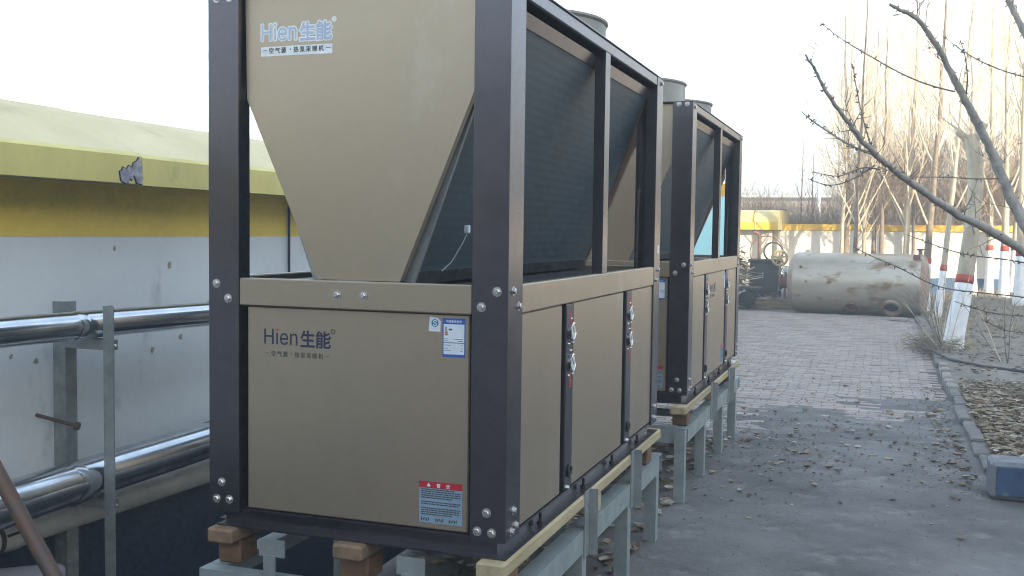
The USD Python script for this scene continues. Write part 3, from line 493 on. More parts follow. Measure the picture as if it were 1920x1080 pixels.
# pipes along the wall
def pipe(name, label, x, z, r, mname, y0=-4.5, y1=7.5, drop=0.0, bands=()):
    t = thing(name, label, 'pipe', (x, 1, z))
    zz = lambda yy: z+drop*(yy-1)
    part(t, 'pipe_body', MB().tube([(x, yy, zz(yy)+.003*math.sin(yy*2.1)) for yy in np.linspace(y0, y1, 25)], r, 28), M[mname], smooth=40)
    for yy in bands:
        part(t, 'joint_sleeve', MB().lathe([(r, -.03), (r+.003, -.028), (r+.004, 0), (r+.003, .028), (r, .03)], (x, yy, zz(yy)), Y, 28), M[mname], smooth=True)
    return t
pipe('clad_pipe', 'upper bright metal clad pipe running along the white wall', -2.45, 1.166, .067, 'chrome', bands=(.05, .84, 1.9, 2.9), drop=-.012)
pipe('clad_pipe', 'lower, thicker bright metal clad pipe just above the white plastic pipe', -2.45, .432, .100, 'chrome', bands=(.80, 1.9, 2.9), drop=.012)
pv = pipe('plastic_pipe', 'dirty white plastic pipe, lowest along the blue dado', -2.64, .215, .072, 'pvc', bands=(.62,), drop=-.012)
part(pv, 'pipe_clip', MB().lathe([(.072, -.012), (.076, -.012), (.076, .012), (.072, .012)], (-2.64, .52, .22), Y, 28), M['rust_tube'])
part(pv, 'printed_mark', MB().prism(sbox(-.06, -.006, .06, .006), (-2.64+.070, .60, .24), Y, np.array([-.25, 0, .97]), np.array([.97, 0, .25]), .004), M['black'])

br = thing('pipe_bracket', 'galvanised angle iron frame carrying the pipes on the wall', 'pipe bracket', (-2.33, .95, 0))
def angle(mb, x0, y0, w, z0, z1, sx=1, sy=1, t=.005):
    mb.box(min(x0, x0+sx*w), max(x0, x0+sx*w), min(y0, y0+sy*t), max(y0, y0+sy*t), z0, z1)
    mb.box(min(x0, x0+sx*t), max(x0, x0+sx*t), min(y0+sy*t, y0+sy*w), max(y0+sy*t, y0+sy*w), z0, z1)
    return mb
part(br, 'front_post', angle(MB(), -2.345, .90, .06, -1.45, 1.262, 1, 1), M['galv'])
part(br, 'rear_post', angle(MB(), -2.62, .955, .075, -1.45, 1.27, -1, 1), M['galv'])
part(br, 'crossbar', MB().box(-2.70, -2.347, .957, 1.005, 1.046, 1.098, .003), M['galv'])
part(br, 'crossbar', MB().box(-2.70, -2.347, .957, 1.005, .280, .331, .003), M['galv'])
part(br, 'wall_bolt', MB().cyl((-2.76, .90, .72), (-2.55, .952, .67), .009, 8).cyl((-2.56, .948, .672), (-2.54, .955, .668), .02, 6), M['rust_tube'])
for zz in (1.07, .305, .19):
    part(br, 'bolt', MB().cyl((-2.315, .945, zz), (-2.315, .933, zz), .012, 6), M['steel_bolt'] if zz > .25 else M['black'])

solo('rusty_tube', MB().tube([(-.93, -.5, .024), (-1.317, -.5, .544), (-1.516, -.5, .82), (-2.335, -.49, 1.955)], .0245, 18), M['rust_tube'],
     'dark rusty steel tube leaning diagonally at the lower left', 'steel tube', smooth=True)
part(bld, 'drain_stub', MB().tube([(-2.76, .24, .075), (-2.40, .62, .062), (-2.375, .645, .061), (-2.362, .66, .06)], [.05, .05, .045, .03], 18), M['foam'], 'short grey drain pipe sticking out of the blue dado', smooth=50)

# ------------------------------------------------------------------ unseen buildings, added to shade the yard and the unit fronts
wk = thing('shade_building', 'tall plain unseen building right of the planting bed, added to shade the yard', 'building', (16, -10, 0))
part(wk, 'wall', MB().box(16.0, 26, -26, SHADE_Y, -.05, 8.1), M['shade_wall'])  # added sun blocker, sized to keep units and near ground in shade
part(wk, 'roof', MB().box(15.8, 26.3, -26.3, SHADE_Y+.1, 8.1, 8.3), M['shed_w'])
for k in range(7):
    for zz in (1.2, 4.4): part(wk, 'window', MB().box(15.96, 16.0, -25+k*3.7, -23.2+k*3.7, zz, zz+1.5), M['glass'])
sh = thing('rear_occluder', 'low dark unseen building behind the camera, added to darken the heat pump fronts', 'building', (-.7, -15, 0))
part(sh, 'wall', MB().box(-9, 7.6, -18, -12, -.05, 4.2), M['shed_w'])  # added block, height set to darken the lower unit fronts
part(sh, 'roof', MB().box(-9.2, 7.8, -18.2, -11.8, 4.2, 4.35), M['inner'])

# ------------------------------------------------------------------ lettering
def glyph_poly(ch, size):
    s = size/64.0
    return unary_union([Polygon([(x*s, y*s) for x, y in rr[0]], [[(x*s, y*s) for x, y in h] for h in rr[1:]]).buffer(0) for rr in GLYPHS[ch]])
def cjk(text, size, space=1.0, bold=0.0):
    out = []
    from shapely import affinity
    for i, ch in enumerate(text):
        if ch in GLYPHS: out.append(affinity.translate(glyph_poly(ch, size), i*size*space, 0))
    g = unary_union(out)
    return g.buffer(bold) if bold else g
def latin(text, height, bold=False):
    """outline of latin lettering as polygons"""
    t = meshkit.text_mesh(text, height, depth=.002, bold=bold)
    v, f = np.array(t.vertices), np.array(t.faces)
    top = f[np.all(v[f][:, :, 2] > .0015, axis=1)]
    return unary_union([Polygon(v[k][:, :2]).buffer(1e-5) for k in top])
from shapely import affinity

class Face:
    """a flat face of a unit: u to the right, v up, n outward"""
    def __init__(self, o, u, n): self.o, self.u, self.n = np.array(o, float), np.array(u, float), np.array(n, float)
    def put(self, poly, d=.0006, lift=0.0): return MB().prism(poly, self.o+self.n*lift, self.u, Z, self.n, d)

def logo(parent, face, x, z, w, pale=False):
    """brand lettering: latin word, two large characters, a small registered mark and the tag line; x, z is the lower left of the word"""
    k = w/.273
    H = affinity.scale(latin('Hien', .052*k), .91, 1, origin=(0, 0)); 
    b = H.bounds; H = affinity.translate(H, -b[0], 0); hw = H.bounds[2]
    C = cjk('生能', .060*k, .98, .0013*k)
    b = C.bounds; C = affinity.translate(C, hw+.012*k-b[0], -.006*k-b[1]-.001)
    tw = C.bounds[2]
    dot = [g for g in getattr(H, 'geoms', [H]) if g.bounds[1] > .040*k]
    word = unary_union([g for g in getattr(H, 'geoms', [H]) if g.bounds[1] <= .040*k])
    from shapely.geometry import Point
    reg = Point(tw+.008*k, .052*k).buffer(.0085*k).difference(Point(tw+.008*k, .052*k).buffer(.0062*k)).union(affinity.translate(affinity.scale(latin('R', .008*k), .8, .8, origin=(0, 0)), tw+.0058*k, .0487*k))
    tag_ = cjk('空气源·热泵采暖机', .0195*k, 1.17, .0003)
    b = tag_.bounds; tag_ = affinity.translate(tag_, (tw-(b[2]-b[0]))/2-b[0], -.040*k)
    dotp = Point((tag_.bounds[0]+.0195*k*1.17*3.45), -.031*k).buffer(.0022*k)
    b = tag_.bounds; lines = unary_union([sbox(.004*k, -.0325*k, b[0]-.008*k, -.031*k), sbox(b[2]+.008*k, -.0325*k, tw-.004*k, -.031*k)])
    T = lambda g: affinity.translate(g, x, z)
    if pale:
        part(parent, 'letter_outline', face.put(T(unary_union([word, C, *dot]).buffer(.0042*k)), .0006), M['pale_print'], 'pale printed outline of the lettering')
        part(parent, 'lettering', face.put(T(unary_union([word, C, *dot])), .0005, .0009), M['paleblue_print'], 'pale blue brand lettering')
        part(parent, 'tag_line_strip', face.put(T(sbox(-.002, -.050*k, tw+.002, -.020*k)), .0006), M['pale_print'], 'white strip with the tag line')
        part(parent, 'tag_line', face.put(T(unary_union([tag_, dotp, lines])), .0005, .0009), M['greyp'], 'small tag line lettering')
        part(parent, 'registered_mark', face.put(T(Point(tw+.008*k, .056*k).buffer(.009*k)), .0006), M['pale_print'])
    else:
        part(parent, 'lettering', face.put(T(unary_union([word, C]))), M['navy'], 'dark navy brand lettering')
        for d in dot: part(parent, 'letter_dot', face.put(T(d)), M['red'], 'red dot of the letter i')
        part(parent, 'tag_line', face.put(T(unary_union([tag_, dotp, lines]))), M['greyp'], 'small grey tag line lettering')
        part(parent, 'registered_mark', face.put(T(reg)), M['greyp'])

def energy_label(parent, face, x0, x1, z0, z1):
    w, h = x1-x0, z1-z0
    lab = part(parent, 'energy_label', face.put(sbox(x0, z0, x1, z1), .0006), M['blue_lab'], 'blue and white energy label')
    R = lambda a, b, c, d: sbox(x0+a*w, z0+b*h, x0+c*w, z0+d*h)
    part(parent, 'label_field', face.put(unary_union([R(.05, .38, .96, .85), R(.05, .07, .96, .36)]), .0004, .0009), M['white_lab'])
    t = cjk('中国能效标识', h*.07, 1.08, .0002); b = t.bounds
    part(parent, 'label_title', face.put(affinity.translate(t, x0+w*.5-(b[0]+b[2])/2, z0+h*.895), .0004, .0009), M['white_lab'])
    part(parent, 'label_scale', face.put(unary_union([R(.13, .70, .17, .78), R(.12, .74, .20, .76), R(.11, .68, .21, .70)]), .0003, .0016), M['green_lab'])
    part(parent, 'label_scale', face.put(unary_union([R(.10, .62, .23, .66), R(.09, .56, .25, .61)]), .0003, .0016), M['orange_lab'])
    rows = [R(.28, .69, .42, .73)]+[R(.08, zz, .08+ww, zz+.012) for zz, ww in ((.46, .18), (.42, .14), (.30, .30), (.22, .18), (.16, .30))]+[R(.90-ww, zz, .90, zz+.014) for zz, ww in ((.46, .36), (.41, .22), (.30, .07), (.22, .08), (.16, .12))]
    part(parent, 'label_print', face.put(unary_union(rows), .0003, .0016), M['greyp'])

def heat_pump(Y0, label, front_logo, side_stickers):
    W, L, ZB, ZT = 1.1, 2.3186, .605, 2.431
    t = thing('heat_pump', label, 'heat pump', (-W/2, Y0+L/2, ZB), 'V shaped heat pump units on steel stands')
    yF, yB = Y0, Y0+L
    # corner posts: folded channels
    def post(x, y, sx, sy):
        a, b, th = .1200, .1375, .005
        P = unary_union([sbox(0, 0, a, th), sbox(0, 0, th, b), sbox(a-th, 0, a, .066), sbox(0, b-th, .055, b)]).buffer(-.0015).buffer(.0022)
        return MB().prism(P, (x, y, .653), X*sx, Y*sy, Z, ZT-.006-.653)
    for (x, y, sx, sy) in ((0, yF, -1, 1), (-W, yF, 1, 1), (0, yB, -1, -1), (-W, yB, 1, -1)):
        part(t, 'corner_post', post(x, y, sx, sy), M['dark'])
    # mid posts of the open upper half
    for x, s in ((0, -1), (-W, 1)):
        P = unary_union([sbox(0, 0, .004, .078), sbox(0, 0, .045, .004), sbox(0, .074, .045, .078)])
        part(t, 'mid_post', MB().prism(P, (x+s*.003, Y0+1.157, 1.466), X*s, Y, Z, ZT-.052-1.466), M['dark'])
    # top rails and deck
    for x0, x1 in ((-.058, -.002), (-W+.002, -W+.058)):
        part(t, 'top_rail', MB().box(x0, x1, yF+.138, yB-.138, ZT-.052, ZT-.006, .004), M['dark'])
    for y0, y1 in ((yF+.064, yF+.10), (yB-.10, yB-.064)):
        part(t, 'top_rail', MB().box(-W+.121, -.121, y0, y1, ZT-.052, ZT-.0065, .004), M['dark'])
    part(t, 'top_deck', MB().box(-W-.004, .004, yF-.004, yB+.004, ZT-.006, ZT, .002), M['dark'])
    for yy in (Y0+.60, Y0+1.72):
        s = part(t, 'fan_shroud', MB().lathe([(.42, ZT), (.395, ZT+.03), (.385, ZT+.05), (.385, ZT+.175), (.395, ZT+.185), (.395, ZT+.195), (.375, ZT+.195), (.37, ZT+.05), (.37, ZT)], (-W/2, yy, 0), Z, 40), M['shroud'], smooth=40)
        g = MB()
        for rr in (.08, .16, .24, .32): g.tube([(-W/2+rr*math.cos(a), yy+rr*math.sin(a), ZT+.188) for a in np.linspace(0, 2*math.pi, 33)], .003, 5, cap=False)
        for a in np.arange(6)*math.pi/3: g.cyl((-W/2+.06*math.cos(a), yy+.06*math.sin(a), ZT+.188), (-W/2+.375*math.cos(a), yy+.375*math.sin(a), ZT+.188), .003, 5)
        part(s, 'fan_guard', g, M['black'])
    # waist beams
    for y0, y1 in ((yF+.001, yF+.035), (yB-.035, yB-.001)):
        part(t, 'waist_beam', MB().box(-W+.121, -.121, y0, y1, 1.372, 1.466, .004), M['tan'])
    for x0, x1 in ((-.035, -.001), (-W+.001, -W+.035)):
        part(t, 'waist_beam', MB().box(x0, x1, yF+.1385, yB-.1385, 1.372, 1.466, .004), M['tan'])
    # lower cabinet
    part(t, 'inner_casing', MB().box(-W+.06, -.06, yF+.06, yB-.06, .655, 1.42), M['inner'])
    part(t, 'drain_pan', MB().box(-W+.04, -.04, yF+.04, yB-.04, 1.424, 1.444), M['inner'])
    fp = part(t, 'end_panel', MB().box(-W+.143, -.134, yF+.018, yF+.05, .668, 1.370, .004), M['tan'])
    part(t, 'end_panel', MB().box(-W+.143, -.134, yB-.05, yB-.018, .668, 1.370, .004), M['tan'])
    sp = []
    for s in (1, -1):
        for a, b in ((.1385, .606), (.757, 1.558), (1.722, L-.1385)):
            x0, x1 = (-.04, -.007) if s > 0 else (-W+.007, -W+.04)
            pn = part(t, 'side_panel', MB().box(x0, x1, Y0+a, Y0+b, .668, 1.370, .004), M['tan'])
            if s > 0: sp.append(pn)
        for a, b in ((.655, .752), (1.615, 1.717)):
            x0, x1 = (-.05, -.004) if s > 0 else (-W+.004, -W+.05)
            st = part(t, 'gauge_strip', MB().box(x0, x1, Y0+a, Y0+b, .668, 1.370, .004), M['dark'])
            if s < 0: continue
            yc = Y0+(a+b)/2+.013
            for zz, n in ((1.264, 0), (1.145, 1)):
                g = part(st, 'pressure_gauge', MB().lathe([(.0, 0), (.030, 0), (.031, .005), (.035, .007), (.035, .011), (.030, .012), (.028, .009), (0, .009)], (-.004, yc, zz), X, 28), M['chrome_ring'], smooth=35)
                part(st, 'gauge_dial', MB().lathe([(0, .0105), (.0275, .0103), (.0275, .008)], (-.004, yc, zz), X, 24), M['dial'])
                part(st, 'gauge_needle', MB().prism(sbox(-.002, -.004, .002, .026), (.0066, yc, zz), np.array([0, .8, .6]), np.array([0, -.6, .8]), X, .001), M['black'])
                for dy, dz in ((-.028, -.045), (.028, -.045), (0, .047)): part(st, 'screw', MB().lathe([(0, .006), (.004, .005), (.006, 0)], (-.004, yc+dy, zz+dz), X, 10), M['steel_bolt'])
            tt = Face((-.004, 0, 0), Y, X)
            for zz, txt in ((1.318, '高压'), (1.082, '低压')):
                c = cjk(txt[0], .026, 1, .0006).union(affinity.translate(cjk(txt[1], .026, 1, .0006), 0, -.026))
                c = affinity.translate(c, yc-.006-(c.bounds[0]+c.bounds[2])/2, zz)
                part(st, 'red_lettering', tt.put(c, .0008), M['red'], 'small red gauge lettering')
            part(st, 'cable_grommet', MB().lathe([(.014, 0), (.024, 0), (.026, .006), (.022, .009), (.016, .007), (.014, 0)], (-.004, yc-.006, .735), X, 20), M['black'], smooth=35)
            part(st, 'strip_bolt', MB().lathe([(0, .012), (.008, .012), (.010, 0)], (-.004, yc-.03, .676), X, 6), M['steel_bolt'])
    # V shaped upper end panels
    VP = [(-.972, 2.422), (-.128, 2.422), (-.128, 2.085), (-.386, 1.468), (-.69, 1.468), (-.966, 2.075)]
    vf = part(t, 'v_panel', MB().prism(Polygon(VP).buffer(-.003).buffer(.003), (0, yF+.030, 0), X, Z, Y, .030), M['tan'], smooth=False)
    part(t, 'v_panel', MB().prism(Polygon(VP).buffer(-.003).buffer(.003), (0, yB-.030, 0), X, Z, -Y, .030), M['tan'])
    # slanted coils, their end flanges and copper bends
    for s in (1, -1):
        fx = (lambda x: x) if s > 0 else (lambda x: -W-x)
        A, B = np.array([fx(-.050), 0, 2.345]), np.array([fx(-.370), 0, 1.475])
        d = B-A; nrm = np.array([-d[2], 0, d[0]])/np.linalg.norm(d)*(1 if s > 0 else -1)      # towards the outside, downwards
        if nrm[0]*s < 0: nrm = -nrm
        def slab(off0, off1, y0, y1, t0=0.0, t1=1.0):
            V = [A+d*tt+nrm*o+Y*yy for tt in (t0, t1) for o in (off0, off1) for yy in (y0, y1)]
            return MB().add(V, [(0, 1, 3, 2), (4, 6, 7, 5), (0, 4, 5, 1), (2, 3, 7, 6), (0, 2, 6, 4), (1, 5, 7, 3)])
        c = part(t, 'coil', slab(-.045, 0, yF+.105, yB-.135), M['coil'])
        part(c, 'coil_top_frame', slab(-.046, .006, yF+.105, yB-.135, -.02, .03), M['dark'])
        part(c, 'coil_bottom_frame', slab(-.046, .006, yF+.105, yB-.135, .97, 1.02), M['dark'])
        part(c, 'coil_flange', slab(-.040, .012, yF+.085, yF+.100, -.02, 1.02), M['galv'])
        part(c, 'coil_flange', slab(-.050, .004, yB-.132, yB-.128, -.02, 1.02), M['copper'])
        cb = MB()
        for k in range(22):
            p = A+d*(.03+.94*k/21); q = p+d*.020
            a = np.linspace(0, math.pi, 6)
            cb.tube([(p+q)/2-(q-p)/2*math.cos(u)+Y*(yB-.128-Y0+Y0+.022*math.sin(u))+nrm*(-.02) for u in a], .005, 5)
        part(c, 'copper_bends', cb, M['copper'], kind='stuff')
    # inner top angle under the rail
    part(t, 'coil_hanger', MB().box(-.085, -.062, yF+.14, yB-.14, ZT-.085, ZT-.064, .002), M['dark'])
    part(t, 'coil_hanger', MB().box(-W+.062, -W+.085, yF+.14, yB-.14, ZT-.085, ZT-.064, .002), M['dark'])
    part(t, 'drain_pipe', MB().tube([(-.09, yB-.16, 1.445), (-.085, yB-.16, 1.80), (-.085, yB-.16, 1.86)], [.009, .009, .013], 10), M['inner'])
    # base channels with outward foot
    for name, (x0, x1, y0, y1), foot in (('base', (-W+.04, -.04, yF+.040, yF+.046), (-W+.032, .004, yF-.004, yF+.06)), ('base', (-W+.04, -.04, yB-.046, yB-.040), (-W+.032, .004, yB-.06, yB+.004))):
        part(t, 'base_channel', MB().box(x0, x1, y0, y1, .606, .667).box(foot[0], foot[1], foot[2], foot[3], .600, .6065), M['dark'])
    for x0, x1, f0, f1 in ((-.046, -.040, -.06, .004), (-W+.040, -W+.046, -W-.004, -W+.06)):
        part(t, 'base_channel', MB().box(x0, x1, yF+.046, yB-.046, .606, .667).box(f0, f1, yF+.061, yB-.061, .600, .6060), M['dark'])
    part(t, 'base_lip', MB().box(-W+.121, -.121, yF+.006, yF+.052, .6595, .6655), M['dark'])
    part(t, 'base_lip', MB().box(-.052, -.006, yF+.139, yB-.139, .6595, .6655), M['dark'])
    for yy in (.42, .98, 1.45, 1.95):
        part(t, 'foot_bolt', MB().cyl((-.02, Y0+yy, .6065), (-.02, Y0+yy, .645), .006, 8).cyl((-.02, Y0+yy, .6065), (-.02, Y0+yy, .616), .012, 6), M['black'])
    # hexagon bolts
    def bolt(o, n):
        part(t, 'bolt', MB().lathe([(.0155, 0), (.0155, .0022), (0, .0023)], o, n, 16).lathe([(.0095, .002), (.0105, .003), (.0105, .0085), (.008, .0105), (0, .0105)], o, n, 6), M['steel_bolt'])
    F5 = ((.036, 1.448), (.088, 1.398), (.063, .747), (.094, .685), (.045, .684))
    for x, z in F5: bolt((-x, yF, z), -Y)
    for x, z in ((.031, 1.445), (.078, 1.395), (.050, .754), (.030, .694), (.081, .695)): bolt((-W+x, yF, z), -Y)
    for x in (.035, .085): bolt((-x, yF, 2.415), -Y); bolt((-W+x, yF, 2.415), -Y)
    for x in (-.601, -.503): bolt((x, yF+.001, 1.42), -Y)
    for y, z in ((.046, 1.449), (.099, 1.398), (.073, .743), (.055, .679), (.096, .689)):
        bolt((0, yF+y, z), X); bolt((0, yB-y, z), X); bolt((-W, yF+y, z), -X)
    bolt((0, yB-.05, 2.40), X); bolt((0, yF+.05, 2.40), X)
    part(t, 'small_tag', MB().box(-.001, .0015, yB-.065, yB-.035, 1.535, 1.575), M['white_lab'])
    # lettering and stickers
    vface = Face((0, yF+.030, 0), X, -Y); pface = Face((0, yF+.018, 0), X, -Y); sface = Face((-.007, Y0, 0), Y, X)
    def stickers(panel, face, dx):
        logo(panel, face, -.890+dx, 1.243, .273)
        energy_label(panel, face, -.227+dx, -.149+dx, 1.233, 1.357)
        q = Polygon([(-.276, 1.313), (-.236, 1.312), (-.234, 1.345), (-.246, 1.357), (-.272, 1.360)])
        part(panel, 'quality_sticker', face.put(affinity.translate(q, dx, 0), .0006), M['white_lab'], 'small white sticker with a round blue S mark')
        from shapely.geometry import Point
        ring = Point(-.254+dx, 1.340).buffer(.0125)
        S = affinity.scale(latin('S', .018), 1.0, 1.0); S = affinity.translate(S, -.254+dx-(S.bounds[0]+S.bounds[2])/2, 1.340-(S.bounds[1]+S.bounds[3])/2)
        part(panel, 'quality_mark', face.put(ring.difference(S.buffer(.0006)), .0004, .0009), M['teal_lab'])
        part(panel, 'warning_label', face.put(sbox(-.305+dx, .689, -.154+dx, .8235), .0006), M['sky_lab'], 'pale blue warning label with a red header')
        part(panel, 'warning_header', face.put(sbox(-.305+dx, .8035, -.154+dx, .8245), .0005, .0009), M['redw'], 'red header of the warning label')
        w = unary_union([affinity.translate(cjk('警', .014, 1, .0002), -.243+dx, .8075), affinity.translate(cjk('告', .014, 1, .0002), -.210+dx, .8075),
                         Polygon([(-.278+dx, .8085), (-.264+dx, .8085), (-.271+dx, .8205)])])
        for g in w.geoms: part(panel, 'warning_lettering', face.put(g, .0003, .0017), M['pale_print'])
        rr = np.random.default_rng(3); rows = []
        for k in range(13):
            z = .797-k*.0068; x = -.297+dx
            if k in (5, 8): continue
            while x < (-.165 if k % 4 else -.19)+dx:
                ww = rr.uniform(.004, .016); rows.append(sbox(x, z, min(x+ww, -.16+dx), z+.0034)); x += ww+.0022
        for cx in (-.283, -.232, -.185):
            for k in range(5): rows.append(sbox(cx-.014+dx+k*.006, .694+.002*(k % 3), cx-.011+dx+k*.006, .706-.002*(k % 2)))
        part(panel, 'warning_text', face.put(unary_union(rows), .0003, .0009), M['greyp'])
    logo(vf, vface, -.908, 2.268, .285, pale=True)
    stickers(fp, pface, 0)
    if side_stickers: stickers(sp[1], sface, .890+.83)
    return t

hp1 = heat_pump(0.0, 'nearer tan heat pump with a blue energy label and red warning label on its front', True, False)
hp2 = heat_pump(3.2224, 'second tan and dark brown heat pump, the farther one with lettering on its long side', True, True)
# loose sensor lead hanging in the near unit's right coil
ld = part(hp1, 'sensor_lead', MB().tube([(-.30, .17, 1.50), (-.285, .22, 1.53), (-.262, .27, 1.60), (-.255, .285, 1.63)], .0022, 6), M['galv'])
part(ld, 'plug', MB().box(-.264, -.246, .276, .294, 1.628, 1.656, .003), M['white_lab'])

# ------------------------------------------------------------------ pallets and steel stands
def pallet(Y0, L, label, near_ext):
    t = thing('wooden_pallet', label, 'pallet', (-.55, Y0+L/2, .46), 'wooden pallets under the heat pumps')
    for x0, x1 in ((-.085, .010), (-.595, -.485), (-1.085, -.985)):
        V, F = MB().box(x0, x1, Y0-near_ext, Y0+L+.075, .546, .599, .008).arrays()
        V = V+.003*np.asarray([meshkit.fbm(V*3+i*31) for i in range(3)]).T
        part(t, 'runner_board', (V, F), M['wood' if x1 > 0 else 'wood_old'])
    for yy in (.02, 1.08, 2.10):
        for x0, x1 in ((-.09, .002), (-.60, -.49), (-1.08, -.99)):
            part(t, 'block', MB().box(x0, x1, Y0+yy, Y0+yy+.11, .463, .545, .006), M['wood2' if yy < .5 or yy > 2 or x0 < -.3 else 'wood'])
    return t
pallet(0, 2.3186, 'wooden pallet under the nearer heat pump', .045)
pallet(3.2224, 2.3186, 'wooden pallet under the farther heat pump', .10)
def stand(Y0, L, legs, label, clips):
    t = thing('steel_stand', label, 'stand', (-.55, Y0+L/2, 0), 'welded steel stands carrying the heat pumps')
    y0, y1 = Y0-.06, Y0+L+.11
    for x0, x1 in ((-.056, .0108), (-1.10, -1.033)):
        part(t, 'long_rail', MB().box(x0, x1, y0+.065, y1-.065, .455, .461).box(x1-.006 if x1 > -.5 else x0, x1 if x1 > -.5 else x0+.006, y0+.065, y1-.065, .368, .4545), M['stand'])
    for a, b in ((y0, y0+.06), (y1-.06, y1)):
        part(t, 'end_rail', MB().box(-1.10, .0108, a, b, .455, .4615).box(-1.10, .0108, a if a == y0 else b-.006, a+.006 if a == y0 else b, .368, .4545), M['stand'])
    for yy in legs:
        for x, s in ((.0105, -1), (-1.099, 1)):
            part(t, 'leg', angle(MB(), x, yy, .063, -.02, .454, s, 1, .006), M['stand'])
    for yy in legs[1:-1]:
        part(t, 'cross_rail', MB().box(-1.03, -.046, yy, yy+.05, .405, .45), M['stand'])
    for yy in clips:
        part(t, 'clip_angle', MB().box(.0116, .0166, yy, yy+.065, .345, .612).box(.0118, .050, yy+.0652, yy+.070, .345, .612), M['galv'])
    for x in (-.85, -.34):
        part(t, 'clip_plate', MB().box(x, x+.098, Y0-.075, Y0-.070, .540, .598), M['galv'])
        part(t, 'clip_stem', MB().box(x+.02, x+.065, Y0-.082, Y0-.0755, .37, .545), M['galv'])
    return t
stand(0, 2.3186, (-.04, .87, 1.65, 2.30), 'grey steel stand with legs and clips under the nearer heat pump', (.885, 1.69))
stand(3.2224, 2.3186, (3.12, 3.86, 4.68, 5.42), 'pale green grey steel stand under the farther heat pump', (4.10, 4.96))

# ------------------------------------------------------------------ end wing, perimeter wall, far shed, cyan panel
wing = thing('end_wing', 'low white wing with ribbed yellow rounded canopy at the far end of the yard', 'building', (-4, 24.2, 0))
part(wing, 'white_wall', MB().box(-9, -1.62, 23.9, 26.5, -.05, 1.75), M['pwall'])
for k in range(12):
    x0 = -9+.01+k*.64; x1 = x0+.60; mb = MB()
    prof = [(23.50, 1.77)]+[(24.15-.65*math.cos(a), 1.93+.34*math.sin(a)) for a in np.linspace(0, math.pi/2, 10)]+[(26.5, 2.29), (26.5, 1.77)]
    if x1 > -1.3: continue
    mb.prism(prof, (x0, 0, 0), Y, Z, X, x1-x0)
    part(wing, 'canopy_panel', mb, M['canopy_far'])
part(wing, 'yellow_lip', MB().box(-9, -1.40, 23.485, 23.499, 1.765, 1.955), M['pyel'])
part(wing, 'canopy_body', MB().prism([(23.53, 1.78)]+[(24.15-.62*math.cos(a), 1.93+.30*math.sin(a)) for a in np.linspace(0, math.pi/2, 10)]+[(26.4, 2.23), (26.4, 1.78)], (-9, 0, 0), Y, Z, X, 7.56), M['pyel'])
for k in range(9):
    part(wing, 'canopy_rib', MB().box(-7.0+k*.635, -6.975+k*.635, 23.47, 23.484, 1.765, 1.955), M['soffit'])

pw = thing('perimeter_wall', 'white yard wall with a yellow top band and blue foot, behind the tank', 'wall', (5, 25, 0))
nx = 9
for k in range(nx):
    x0 = -1.6+k*1.95
    part(pw, 'wall_panel', MB().box(x0+.006, x0+1.944, 25.0+.01*rng.normal(), 25.22, .62, 1.77), M['pwall'])
    part(pw, 'pilaster', MB().box(x0-.10, x0+.10, 24.955, 24.985, .60, 1.765, .008), M['pwall'])
part(pw, 'yellow_band', MB().box(-1.6, 16, 24.94, 25.26, 1.77, 1.93, .01), M['pyel'])
part(pw, 'blue_foot', MB().box(-1.6, 16, 24.965, 25.24, -.05, .62), M['pblue'])

shd = thing('far_shed', 'long brown far shed with a pale ribbed roof beyond the wall', 'building', (-8, 62, 0))
part(shd, 'wall', MB().box(-22, 9, 60, 75, -.05, 3.85), M['shed_w'])
for k in range(24):
    x0 = -22.4+k*1.32
    part(shd, 'roof_sheet', MB().prism([(59.4, 3.86), (59.4, 3.98), (66, 5.0), (66, 4.86)], (x0+.02, 0, 0), Y, Z, X, 1.28), M['shed_r'])
part(shd, 'white_base', MB().box(-22, 9, 59.9, 59.99, 2.0, 3.0), M['white'])
for x in (-6.9, -2.0): 
    solo('white_post', MB().tube([(x, 52, 0), (x, 52, 4.9)], .10, 8), M['white'], 'slim white post in front of the far shed, %s one' % ('left' if x < -5 else 'right'), 'post', smooth=True)

cp = thing('cyan_panel', 'pale cyan sheet panel with yellow top strip seen through the farther heat pump', 'panel', (-1.3, 12, 0))
part(cp, 'cyan_sheet', MB().box(-2.1, -1.0, 12.0, 12.03, .15, 2.18), M['cyan'])
part(cp, 'yellow_strip', MB().box(-2.1, -1.0, 11.995, 12.035, 2.181, 2.36), M['pyel'])
for x in (-2.1, -1.0): part(cp, 'post', MB().box(x-.03, x+.03, 12.036, 12.09, -.03, 2.36, .004), M['white'])

